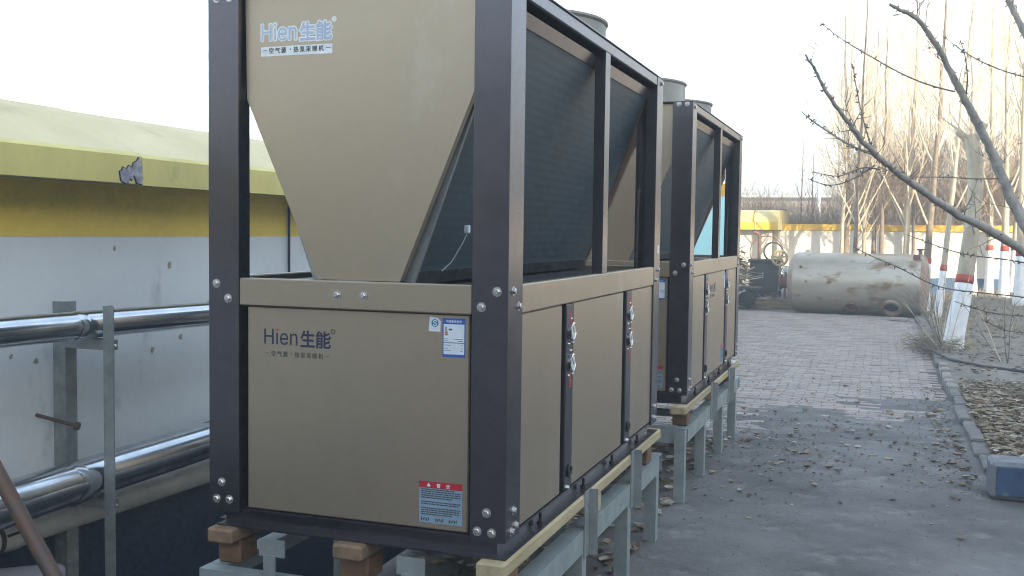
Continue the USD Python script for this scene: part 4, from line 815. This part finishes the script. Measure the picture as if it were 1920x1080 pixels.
# ------------------------------------------------------------------ tank lying on the paving
TA, TBp = np.array([-.58, 20.15, .635]), np.array([1.90, 19.80, .635])
ax = (TBp-TA)/np.linalg.norm(TBp-TA); TL = np.linalg.norm(TBp-TA); R = .635
front = np.cross(ax, Z); front /= np.linalg.norm(front)
if front[1] > 0: front = -front
tk = thing('steel_tank', 'big silver rust stained steel tank lying on its side across the paving', 'tank', ((TA+TBp)/2*np.array([1, 1, 0])))
k = np.linspace(0, TL, 40)
dent = MB().lathe([(R, h) for h in k], TA, ax, 72); V, F = dent.arrays()
n_ = np.asarray(meshkit.fbm(V*2.2)); V = V + ((V-TA)-((V-TA)@ax)[:, None]*ax)/R*(.010*n_)[:, None]
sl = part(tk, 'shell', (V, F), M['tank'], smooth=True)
for o, s, mm in ((TA, -1, 'tank_end'), (TBp, 1, 'tank_end')):
    prof = [(R*math.cos(a)**.75 if a < 1.55 else 0, (.20 if s < 0 else .12)*math.sin(a)) for a in np.linspace(0, math.pi/2, 14)]
    h = part(tk, 'dished_end', MB().lathe(prof, o, ax*s, 64), M[mm], 'rust stained dished end', smooth=True)
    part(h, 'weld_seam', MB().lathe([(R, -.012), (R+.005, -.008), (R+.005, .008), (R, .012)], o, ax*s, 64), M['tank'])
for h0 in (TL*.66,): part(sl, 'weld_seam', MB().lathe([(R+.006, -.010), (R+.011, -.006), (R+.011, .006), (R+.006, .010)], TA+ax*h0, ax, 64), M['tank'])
part(tk, 'end_nozzle', MB().lathe([(0, .14), (.13, .14), (.13, .36), (.165, .36), (.165, .40), (0, .40)], TA-ax*0-Z*.02, -ax, 28), M['rust'], 'rusty flanged nozzle on the left end')
def on_shell(t, ang): # ang measured from the front (0) upwards
    return TA+ax*TL*t+(front*math.cos(ang)+Z*math.sin(ang))*R, front*math.cos(ang)+Z*math.sin(ang)
p, n = on_shell(.79, -.72)
mh = part(tk, 'manhole', MB().lathe([(.14, -.05), (.175, -.05), (.175, .055), (.205, .055), (.205, .085), (.15, .085), (.14, .0)], p, n, 32), M['tank_end'], 'open manhole ring low on the right', smooth=35)
part(mh, 'manhole_dark', MB().lathe([(0, .01), (.145, .01)], p, n, 28), M['inner'])
p, n = on_shell(.475, -.80); part(tk, 'side_nozzle', MB().lathe([(.10, -.03), (.135, -.03), (.135, .045), (.11, .045), (.10, .02), (0, .02)], p, n, 28), M['rust'], 'rusty ring low in the middle', smooth=35)
for t, a, r_ in ((.30, .05, .035), (.115, .06, .02), (.06, .55, .03)):
    p, n = on_shell(t, a); part(tk, 'small_port', MB().lathe([(r_*.6, .0), (r_*.6, .02), (r_, .02), (r_, -.02)], p, n, 14), M['rust'])
p, n = on_shell(.965, 1.0); part(tk, 'lifting_lug', MB().box(p[0]-.07, p[0]+.07, p[1]-.02, p[1]+.02, p[2]-.03, p[2]+.10, .01), M['rust'])
part(tk, 'top_fitting', MB().lathe([(.0, .12), (.07, .12), (.07, .09), (.04, .085), (.04, -.02)], TBp-ax*.06+Z*R, Z, 16), M['rust'])
solo('concrete_slab', MB().box(1.28, 1.62, 18.35, 18.75, .0, .045, .008), M['kerb2'], 'small pale slab lying in front of the tank manhole', 'slab')

# ------------------------------------------------------------------ engine cabinet, cart and scrap left of the tank
cb = thing('engine_cabinet', 'dark steel engine cabinet with an exhaust pipe left of the tank', 'cabinet', (-1.5, 22.1, 0))
part(cb, 'body', MB().box(-1.83, -1.17, 21.85, 22.6, .30, 1.0, .015), M['cab'])
part(cb, 'lid', MB().box(-1.87, -1.13, 21.80, 22.64, 1.001, 1.06, .012), M['cab'])
part(cb, 'skid', MB().box(-1.85, -1.15, 21.82, 21.9, .16, .299).box(-1.85, -1.15, 22.5, 22.58, .16, .299).box(-1.8, -1.7, 21.86, 22.5, -.05, .159).box(-1.3, -1.2, 21.86, 22.5, -.05, .159), M['cab'])
part(cb, 'exhaust_pipe', MB().tube([(-1.64, 22.0, 1.05), (-1.64, 22.0, 1.60), (-1.66, 22.0, 1.66), (-1.72, 21.98, 1.69), (-1.78, 21.96, 1.69)], .034, 12), M['rust'], 'rusty exhaust pipe bent at its top', smooth=True)
part(cb, 'door_handle', MB().box(-1.55, -1.51, 21.825, 21.849, .62, .76, .006), M['galv'])
def hoop(name, c, rad, tube, normal, mm, label, cat, spokes=0):
    n = np.array(normal, float)/np.linalg.norm(normal); a = np.cross(n, Z); a /= np.linalg.norm(a); b = np.cross(a, n)
    t = thing(name, label, cat, (c[0], c[1], 0))
    part(t, 'rim', MB().tube([np.array(c)+rad*(a*math.cos(u)+b*math.sin(u)) for u in np.linspace(0, 2*math.pi, 41)], tube, 8, cap=False), M[mm], smooth=True)
    if spokes:
        part(t, 'hub', MB().lathe([(0, -.04), (.06, -.04), (.06, .04), (0, .04)], c, n, 16), M[mm])
        for q in range(spokes):
            u = q*2*math.pi/spokes+.3
            part(t, 'spoke', MB().cyl(np.array(c), np.array(c)+rad*(a*math.cos(u)+b*math.sin(u)), tube*.8, 6), M[mm])
    return t
hoop('wire_hoop', (-1.50, 22.35, 1.22), .39, .012, (.2, -1, .15), 'rust', 'large thin rusty hoop standing on the dark engine cabinet', 'hoop')
hoop('hose_coil', (-1.33, 22.2, 1.24), .22, .020, (.35, -1, .1), 'hose', 'smaller dark coil of hose standing on the right of the cabinet', 'hose coil')
hoop('spoked_wheel', (-1.14, 21.75, 1.10), .17, .030, (.15, -1, .1), 'grass', 'pale spoked wheel leaning between cabinet and tank', 'wheel', 5)
hoop('valve_wheel', (-.98, 21.5, .84), .085, .014, (.1, -1, .2), 'galv', 'small grey valve wheel just above the tank nozzle', 'wheel', 4)
solo('rusty_scrap', MB().tube([(-1.0, 21.7, 0), (-.99, 21.7, .82)], .03, 8).tube([(-1.2, 21.3, .0), (-.85, 21.4, .22)], .03, 8), M['rust'], 'rusty pipe ends standing by the tank nozzle', 'scrap')
ct = thing('hand_cart', 'low dark cart loaded with cut branches left of the cabinet', 'cart', (-2.0, 20.6, 0))
part(ct, 'platform', MB().box(-2.7, -1.42, 20.25, 21.0, .42, .47, .01), M['cab'])
part(ct, 'wheel', MB().lathe([(0, -.05), (.14, -.05), (.19, -.035), (.19, .035), (.14, .05), (0, .05)], (-1.72, 20.38, .185), Y, 24), M['black'], smooth=35)
part(ct, 'wheel', MB().lathe([(0, -.05), (.14, -.05), (.19, -.035), (.19, .035), (.14, .05), (0, .05)], (-2.45, 20.38, .185), Y, 24), M['black'], smooth=35)
part(ct, 'axle', MB().cyl((-1.72, 20.3, .185), (-1.72, 20.95, .185), .02, 8).box(-1.74, -1.70, 20.4, 20.9, .19, .42), M['cab'])
def sticks(n, c, s, ln, r, flat=1.0):
    mb = MB()
    for _ in range(n):
        p = np.array(c)+rng.normal(size=3)*np.array(s)
        d = rng.normal(size=3)*np.array([1, .7, .35*flat]); d /= np.linalg.norm(d); l = ln*rng.uniform(.4, 1.2); q = rng.normal(size=3)*.08*l
        p[2] = max(p[2], .02)
        a, b = p-d*l/2, p+d*l/2; a[2] = max(a[2], .0); b[2] = max(b[2], .0)
        mb.tube([a, p+q, b], [r*rng.uniform(.5, 1.3), r, r*.3], 4, cap=False)
    return mb
bp = thing('branch_pile', 'heap of cut branches and prunings on the cart beside the heat pump', 'branch pile', kind='stuff')
part(bp, 'branches', sticks(420, (-2.16, 20.7, .82), (.20, .16, .17), .42, .012), M['twig'], kind='stuff')
part(bp, 'branches', sticks(120, (-2.16, 20.7, 1.02), (.18, .14, .08), .38, .012), M['rust'], kind='stuff')
part(bp, 'branches', sticks(160, (-2.12, 20.7, .70), (.20, .16, .15), .42, .012), M['twig_g'], kind='stuff')
dd = thing('ground_prunings', 'dry twigs and weeds on the ground before the cabinet and tank end', 'twigs', kind='stuff')
part(dd, 'twigs', sticks(420, (-1.3, 21.0, .06), (.42, .30, .05), .35, .007, .6), M['grass'], kind='stuff')
part(dd, 'twigs', sticks(160, (-1.3, 21.2, .10), (.42, .25, .06), .35, .008, .8), M['twig_g'], kind='stuff')
af = thing('white_a_frame', 'small white A shaped frame leaning on the yard wall behind the tank', 'frame', (-.2, 24.4, 0))
for dx in (-.17, .17):
    part(af, 'slat', MB().tube([(-.22+dx, 24.3, 0), (-.22+dx*.05, 24.55, 1.42)], .035, 6), M['white'])

# ------------------------------------------------------------------ trees
def grow(mb, p, d, ln, r, depth, up=.25, kids=(3, 5), spread=.6, n=4, bend=.18, shrink=.55, start=.3):
    """a limb with side limbs, all tapered tubes, into mb"""
    k = max(3, int(4+depth)); P = [np.array(p, float)]; d = np.array(d, float); d /= np.linalg.norm(d)
    D = [d]
    for i in range(k):
        d = d+rng.normal(size=3)*bend*.5+Z*up*.3; d /= np.linalg.norm(d); D.append(d); P.append(P[-1]+d*ln/k)
    rr = r*np.linspace(1, .30, k+1)
    mb.tube(P, rr, n if depth > 0 else 3, cap=False)
    if depth <= 0: return
    for _ in range(rng.integers(kids[0], kids[1]+1)):
        t = rng.uniform(start, .98); i = min(int(t*k), k-1); q = P[i]+(P[i+1]-P[i])*(t*k-i)
        s = rng.normal(size=3); s -= D[i]*(s@D[i]); s /= np.linalg.norm(s)
        dd_ = D[i]*(1-spread)+s*spread+Z*up
        grow(mb, q, dd_, ln*shrink*rng.uniform(.6, 1.15)*(1.15-.5*t), max(r*.5*(1-.5*t), .0028), depth-1, up, kids, spread, n, bend, shrink)

def tree(name, label, x, y, h, r, lean=(0, 0), lime=1.05, crown=True, mm='bark', tm='twig', limbs=15, group=None, base=None, fork=.22, depth=2):
    z0 = bed_f(x, y)-.05 if base is None else base
    t = thing(name, label, 'tree', (x, y, z0), group)
    k = 12; u = np.linspace(0, 1, k+1)
    wob = np.cumsum(rng.normal(size=(k+1, 2)), 0)*.022*h/6
    P = np.stack([x+lean[0]*u*h+wob[:, 0]*u, y+lean[1]*u*h+wob[:, 1]*u, z0+u*h], 1); rr = r*(1-.88*u**.6)/(1-.88*.12); rr = np.minimum(rr, r*1.05); rr[0] = r*1.25
    part(t, 'trunk', MB().tube(P, rr, 10), M[mm], smooth=True)
    if lime:
        L1 = lambda zz, add: (np.array([np.interp(zz, P[:, 2], P[:, 0]), np.interp(zz, P[:, 2], P[:, 1]), zz]), float(np.interp(zz, P[:, 2], rr))+add)
        q = [L1(zz, .004) for zz in np.linspace(z0+.0, z0+lime, 7)]
        part(t, 'lime_coat', MB().tube([a for a, _ in q], [b for _, b in q], 12), M['lime'], 'white lime coat round the foot', smooth=True)
        q = [L1(zz, .0055) for zz in (z0+lime+.002, z0+lime+.06, z0+lime+.12)]
        part(t, 'red_band', MB().tube([a for a, _ in q], [b for _, b in q], 12), M['redband'], 'red painted band', smooth=True)
    if crown:
        mb = MB()
        for _ in range(limbs):
            q = rng.uniform(fork, .97); p = np.array([np.interp(q, u, P[:, c]) for c in range(3)]); a = rng.uniform(0, 6.283)
            d = np.array([math.cos(a)*.55, math.sin(a)*.55, 1.0])
            grow(mb, p, d, h*(.36-.22*q)*rng.uniform(.7, 1.2), r*.30*(1.1-q), depth, .16, (4, 7), .42, 4, .14, .5)
        part(t, 'crown', mb, M[tm])
    return t
PG = 'bare poplars in the strip along the yard wall'
front_row = [(.175, 22.7, .07, 'behind the left half of the tank, leftmost trunk'), (.258, 24.3, .12, 'thick trunk just right of the leftmost one behind the tank'), (.532, 21.8, .085, 'third trunk from the left behind the tank'),
             (.727, 23.4, .085, 'fourth trunk from the left behind the tank'), (.927, 24.5, .09, 'fifth trunk from the left behind the tank'), (1.103, 22.5, .085, 'sixth trunk from the left behind the tank'),
             (1.593, 22.15, .10, 'dark trunk over the right part of the tank'), (1.834, 24.3, .06, 'thin trunk over the right part of the tank'), (1.968, 20.4, .11, 'trunk standing right at the tank end')]
for i, (x, y_, r, w) in enumerate(front_row):
    tree('poplar_tree', 'bare poplar, '+w, x, y_, rng.uniform(5.5, 8.0), r*.9, (rng.normal()*.022, .0), 1.1, mm='bark_d' if i % 3 else 'bark', limbs=24, group=PG, base=-.02)
tree('poplar_tree', 'slim white footed poplar leaning right between the tank and the stub tree', 2.15, 18.7, 7.5, .072, (.085, .05), .95, limbs=11, group=PG)
for x, y_, r, w in [(3.088, 22.7, .09, 'white footed poplar just right of the stub tree'), (3.457, 23.3, .11, 'white footed poplar before the blue wall foot, middle one'), (3.625, 21.8, .12, 'white footed poplar with red band, second from the right edge'), (4.065, 24.4, .10, 'white footed poplar behind another near the right edge'), (3.752, 20.3, .12, 'bare poplar at the right edge of the strip')]:
    tree('poplar_tree', 'bare '+w, x, y_, rng.uniform(6, 8.5), r*.85, (rng.normal()*.022, 0), 1.05, limbs=20, group=PG)
back = [(-.27, 31.6, 'leftmost tall'), (.25, 29.6, 'second tall'), (.48, 35.0, 'third tall'), (1.16, 33.2, 'fourth tall'), (1.66, 29.1, 'fifth tall'), (1.98, 34.5, 'sixth tall'), (2.41, 31.5, 'seventh tall'), (2.85, 36.9, 'eighth tall'),
        (3.05, 30.6, 'ninth tall'), (3.82, 33.0, 'tenth tall'), (4.76, 34.4, 'eleventh tall'), (4.76, 30.2, 'twelfth tall'), (5.46, 32.6, 'last tall')]
for i, (x, y_, w) in enumerate(back):
    tree('tall_poplar', w+' pale poplar from the left behind the yard wall', x, y_, rng.uniform(6.5, 11), .045, (rng.normal()*.02, 0), 0, limbs=34, group='tall poplars behind the yard wall', base=-.05, fork=.12)
for (x, y_, h, ln, w) in [(-1.27, 29.1, 4.7, .035, 'taller leaning'), (-.91, 29.2, 4.3, .0, 'shorter upright')]:
    tree('dead_stem', w+' thin dark stem rising alone behind the yellow wall band', x, y_, h, .05, (ln, 0), 0, mm='bark_d', tm='twig_g', limbs=26, group=None, base=-.05, fork=.3, depth=0)

# the near pollarded tree with the white foot
st = thing('pollarded_tree', 'leaning pollarded tree with white limed foot, red band and broken top', 'tree', (2.10, 13.2, 0))
SP = np.array([[2.09, 13.20, -.05], [2.125, 13.22, .25], [2.187, 13.262, .6], [2.245, 13.322, 1.10], [2.31, 13.377, 1.755], [2.345, 13.427, 2.35], [2.33, 13.439, 2.75], [2.27, 13.43, 3.0], [2.235, 13.428, 3.12]])
SR = np.array([.155, .132, .124, .118, .108, .105, .110, .108, .07])
part(st, 'trunk', MB().tube(SP, SR, 16), M['bark'], smooth=40)
iz = lambda zz, add: (np.array([np.interp(zz, SP[:, 2], SP[:, 0]), np.interp(zz, SP[:, 2], SP[:, 1]), zz]), float(np.interp(zz, SP[:, 2], SR))+add)
q = [iz(zz, .004) for zz in np.linspace(-.04, .97, 9)]
part(st, 'lime_coat', MB().tube([a for a, _ in q], [b for _, b in q], 18), M['lime'], 'white lime coat round the foot', smooth=True)
q = [iz(zz, .006) for zz in (.972, 1.03, 1.09)]
part(st, 'red_band', MB().tube([a for a, _ in q], [b for _, b in q], 18), M['redband'], 'red painted band', smooth=True)
part(st, 'side_stem', MB().tube([(2.04, 13.24, -.02), (2.06, 13.28, .35), (2.12, 13.34, .72), (2.19, 13.36, .98)], [.06, .055, .05, .04], 12), M['lime'], 'thinner limed stem grown against the trunk', smooth=True)
for p, d, l in (((2.235, 13.43, 3.03), (-.7, .1, .6), .22), ((2.29, 13.43, 2.98), (.55, 0, 1), .34)):
    p = np.array(p); d = np.array(d)/np.linalg.norm(d)
    part(st, 'broken_limb', MB().tube([p-d*.08, p+d*l*.6, p+d*l], [.06, .05, .032], 9), M['bark'], smooth=True)
mb = MB()
for _ in range(26):
    z = rng.uniform(2.3, 3.2); c, _r3 = iz(min(z, 3.1), 0); a = rng.uniform(0, 6.28)
    grow(mb, c, (math.cos(a), math.sin(a), .5), rng.uniform(.3, 1.0), .010, 1, .3, (2, 4), .5, 4)
part(st, 'shoots', mb, M['twig'], kind='stuff')

# bare tree close to the camera: its trunk stands just outside the frame, its limbs reach in
nt = thing('near_bare_tree', 'bare grey limbs of a near tree reaching in from the right edge', 'tree', (2.16, 3.86, 0))
part(nt, 'trunk', MB().tube([(2.24, 3.95, .0), (2.20, 3.9, .5), (2.14, 3.86, .95), (2.076, 3.811, 1.408)], [.085, .07, .062, .055], 14), M['bark_g'], smooth=True)
b1 = [[2.076,3.811,1.408],[1.866,3.639,1.557],[1.701,3.426,1.654],[1.577,3.279,1.717],[1.457,3.133,1.766],[1.297,2.922,1.869],[1.173,2.776,1.952],[1.066,2.637,2.032],[1.0,2.563,2.089],[0.935,2.492,2.178],[0.859,2.417,2.264],[0.796,2.347,2.362],[0.754,2.284,2.446],[0.712,2.219,2.509]]
b1b = [[1.039,2.628,2.053],[0.973,2.659,2.076],[0.879,2.682,2.128],[0.796,2.709,2.188],[0.711,2.735,2.249],[0.662,2.721,2.296]]
b2 = [[2.076,3.811,1.408],[1.928,3.824,1.626],[1.838,3.857,1.816],[1.758,3.838,1.99],[1.693,3.824,2.149],[1.608,3.749,2.302],[1.532,3.677,2.437],[1.46,3.605,2.554],[1.379,3.531,2.7],[1.301,3.457,2.813],[1.224,3.381,2.899],[1.151,3.303,2.912],[1.088,3.228,2.936]]
b3 = [[2.105,4.069,2.017],[2.013,4.172,2.516],[1.939,4.27,2.83],[1.862,4.251,2.979],[1.781,4.232,3.146],[1.704,4.213,3.295]]
BR = {'t1': [[1.465,3.656,2.493],[1.337,3.398,2.491],[1.219,3.251,2.519],[1.104,3.106,2.561],[1.021,2.972,2.596],[0.913,2.83,2.64],[0.823,2.694,2.684],[0.748,2.564,2.732]],
      't2': [[2.01,4.176,2.615],[1.86,3.909,2.598],[1.728,3.757,2.619],[1.57,3.597,2.663],[1.445,3.45,2.729],[1.371,3.427,2.789]],
      't3': [[1.528,3.677,2.469],[1.529,3.576,2.548],[1.514,3.522,2.632],[1.497,3.467,2.699],[1.472,3.462,2.76]],
      't4': [[1.97,3.671,1.472],[1.828,3.303,1.503],[1.679,3.145,1.526],[1.534,2.988,1.538],[1.421,2.842,1.566],[1.31,2.699,1.607],[1.204,2.557,1.646]],
      't5': [[2.08,3.804,1.251],[1.821,3.184,1.32],[1.674,3.026,1.335],[1.479,2.851,1.358],[1.369,2.707,1.375],[1.248,2.561,1.438],[1.157,2.425,1.493],[1.032,2.277,1.54],[0.958,2.254,1.586]],
      't6': [[1.067,2.634,1.977],[0.991,2.501,1.988],[0.92,2.367,1.944],[0.871,2.348,1.92],[0.765,2.205,1.943]],
      't7': [[1.041,2.626,1.999],[0.968,2.49,1.937],[0.897,2.356,1.891],[0.828,2.224,1.872],[0.742,2.195,1.91]],
      't8': [[2.083,3.799,1.157],[1.837,3.289,1.209],[1.688,3.131,1.22],[1.57,2.984,1.255],[1.462,2.948,1.296]],
      't9': [[1.728,3.827,1.99],[1.569,3.664,1.979],[1.415,3.503,1.987],[1.267,3.343,1.973],[1.151,3.195,1.975]],
      't10': [[1.034,2.627,2.053],[0.996,2.726,2.172],[0.955,2.827,2.323],[0.926,2.825,2.464],[0.911,2.824,2.549]],
      't11': [[2.085,3.796,1.094],[1.853,3.395,1.103],[1.729,3.246,1.125],[1.649,3.114,1.177],[1.607,3.1,1.196]]}
def limb(name, pts, r0, r1, twigs, tl, buds=True, mm='bark_g'):
    P = np.array(pts); k0 = np.arange(len(P)); k = np.linspace(0, len(P)-1, 5*len(P))
    Q = np.stack([np.interp(k, k0, P[:, c]) for c in range(3)], 1)
    for _ in range(14 if r0 < .01 else 6): Q[1:-1] = (Q[:-2]+2*Q[1:-1]+Q[2:])/4
    if r0 > .01: Q[1:-1] += rng.normal(size=Q[1:-1].shape)*.002
    u = np.linspace(0, 1, len(Q)); rr = r0+(r1-r0)*u; rr = rr*(1+.10*np.sin(u*47)*rng.random(len(u)))
    b = part(nt, name, MB().tube(Q, rr, 10 if r0 > .01 else 6), M[mm], smooth=True)
    mb = MB(); any_ = False
    for _ in range(twigs):
        t = rng.uniform(.12, .99); i = min(int(t*(len(Q)-1)), len(Q)-2); d = Q[i+1]-Q[i]; d /= np.linalg.norm(d)
        s = rng.normal(size=3); s -= d*(s@d); s /= np.linalg.norm(s)
        grow(mb, Q[i], d*.5+s*.7+Z*.2, tl*rng.uniform(.3, 1.2), max(.0012, min(.0028, rr[i]*.35)), 1 if tl > .12 else 0, .1, (1, 3), .6, 4); any_ = True
    if buds:
        for _ in range(twigs*2):
            i = rng.integers(3, len(Q)-1); s = rng.normal(size=3); s /= np.linalg.norm(s); o = Q[i]+s*rr[i]
            mb.tube([o, o+s*.008, o+s*.018], [.003, .004, .001], 4, cap=False)
    if twigs: part(b, 'twigs', mb, M['twig_g'], kind='stuff')
    return b
limb('limb', b1, .028, .0050, 26, .20); limb('limb', b2, .037, .0080, 26, .22); limb('limb', b3, .022, .016, 6, .2)
limb('branch', b1b, .0075, .0025, 14, .12)
for nm, tw in (('t1', 12), ('t2', 12), ('t3', 6), ('t4', 10), ('t5', 12), ('t6', 6), ('t7', 6), ('t8', 8), ('t9', 8), ('t10', 12), ('t11', 8)):
    limb('branch', BR[nm], .0046, .0017, tw, .10, mm='twig_g')

# thickets, saplings, weeds and dry grass
tt = thing('thicket', 'brown tangle of bare shrubs behind the yard wall', 'thicket', kind='stuff')
def twig_cloud(n, x0, x1, y0, y1, top, low=.3):
    """n thin three sided twigs filling a shrub belt whose ragged top is top(x, y)"""
    x, y_ = rng.uniform(x0, x1, n), rng.uniform(y0, y1, n); hh = top(x, y_)
    z = low+(hh-low)*rng.random(n)**.8
    d = np.stack([rng.normal(size=n)*.6, rng.normal(size=n)*.6, .25+rng.random(n)], 1); d /= np.linalg.norm(d, axis=1, keepdims=True)
    l = rng.uniform(.35, 1.3, n)[:, None]; a = np.stack([x, y_, z], 1); q = a+d*l*.5+rng.normal(size=(n, 3))*.05*l; b = a+d*l+rng.normal(size=(n, 3))*.08*l
    s1 = np.cross(d, rng.normal(size=(n, 3))); s1 /= np.linalg.norm(s1, axis=1, keepdims=True); s2 = np.cross(d, s1); r_ = rng.uniform(.003, .0075, n)[:, None]
    ring = lambda c, k: np.stack([c+k*r_*(math.cos(u)*s1+math.sin(u)*s2) for u in (0, 2.094, 4.189)], 1)
    V = np.concatenate([ring(a, 1), ring(q, .75), ring(b, .3)], 1)
    F = np.array([(k+i, k+(i+1) % 3, k+3+(i+1) % 3) for k in (0, 3) for i in range(3)]+[(k+i, k+3+(i+1) % 3, k+3+i) for k in (0, 3) for i in range(3)])
    return V.reshape(-1, 3), (F[None]+(np.arange(n)*9)[:, None, None]).reshape(-1, 3)
top_ = lambda x, y_: np.where(x > .1, 4.2, 2.9)*(.72+.4*fbm2(x, y_*.3, .8, 21))
part(tt, 'shrubs', twig_cloud(19000, -3, 8, 26.0, 31.0, top_), M['thicket'], kind='stuff')
part(tt, 'shrubs', twig_cloud(4500, -3, 8, 26.0, 31.0, top_), M['twig'], kind='stuff')
part(tt, 'shrubs', twig_cloud(2200, .2, 5.0, 21.8, 24.6, lambda x, y_: 3.3+1.2*fbm2(x, y_, 1.1, 23), 2.1), M['thicket'], kind='stuff')
def sapling(label, x, y_, n, h, spread):
    t = thing('sapling', label, 'shrub', (x, y_, 0)); z0 = bed_f(x, y_)-.02
    for k in range(n):
        a = rng.uniform(0, 6.28); mb = MB()
        grow(mb, (x+.05*math.cos(a), y_+.05*math.sin(a), z0), (math.cos(a)*spread-.25, math.sin(a)*spread, 1), h*rng.uniform(.6, 1.1), .008, 1, .05, (3, 6), .4, 4, .12)
        part(t, 'stem', mb, M['twig'] if k % 2 else M['twig_g'])
sapling('bare many stemmed sapling at the foot of the pollarded tree', 1.96, 12.75, 9, 1.25, .45)
sapling('thin bare sapling right of the pollarded tree beyond the hose', 2.62, 11.5, 5, .9, .3)
sapling('low bare shrub left of the pollarded tree near the tank', 2.02, 15.2, 7, 1.0, .4)
wd = thing('dry_weeds', 'tuft of dry weeds and clippings at the kerb end near the pollarded tree', 'weeds', kind='stuff')
part(wd, 'stalks', sticks(300, (1.83, 12.9, .08), (.16, .45, .05), .30, .004, 1.2), M['twig_g'], kind='stuff')
part(wd, 'stalks', sticks(200, (1.95, 13.2, .10), (.25, .5, .05), .28, .004, 1.5), M['grass'], kind='stuff')
gg = thing('dry_grass', 'pale dry grass on the bank below the blue wall foot', 'grass', kind='stuff')
mb = MB()
for _ in range(5200):
    x, y_ = rng.uniform(2.0, 7.0), rng.uniform(16.0, 24.9); z = bed_f(x, y_)-.01; l = rng.uniform(.05, .17); a = rng.normal(size=2)*.6
    w = .006; b = rng.uniform(0, 3.14)
    mb.add([(x-w*math.cos(b), y_-w*math.sin(b), z), (x+w*math.cos(b), y_+w*math.sin(b), z), (x+a[0]*l, y_+a[1]*l, z+l)], [(0, 1, 2)])
part(gg, 'blades', mb, M['grass'], kind='stuff')
hz = [(1.60, 13.0), (1.74, 12.2), (1.95, 11.4), (2.3, 10.75), (2.75, 10.3), (3.3, 10.0), (4.5, 9.7)]
solo('ground_hose', MB().tube([(x, y_, (bed_f(x, y_) if x > 1.9 else .09 if x > 1.7 else .02)+.02) for x, y_ in hz], .017, 8), M['hose'], 'black hose snaking over the bed before the pollarded tree', 'hose', smooth=True)

# the cold, slightly milky air of the yard
haze_m = usdkit.material(stage, '/World/Looks/haze', {'v': ('principled_volume', {'color': (.93, .93, .93), 'density': HAZE, 'anisotropy': .3})}, [], volume='v.volume')
solo('haze', MB().box(-410, 410, -310, 910, -1.1, 16.5), haze_m, kind='stuff')
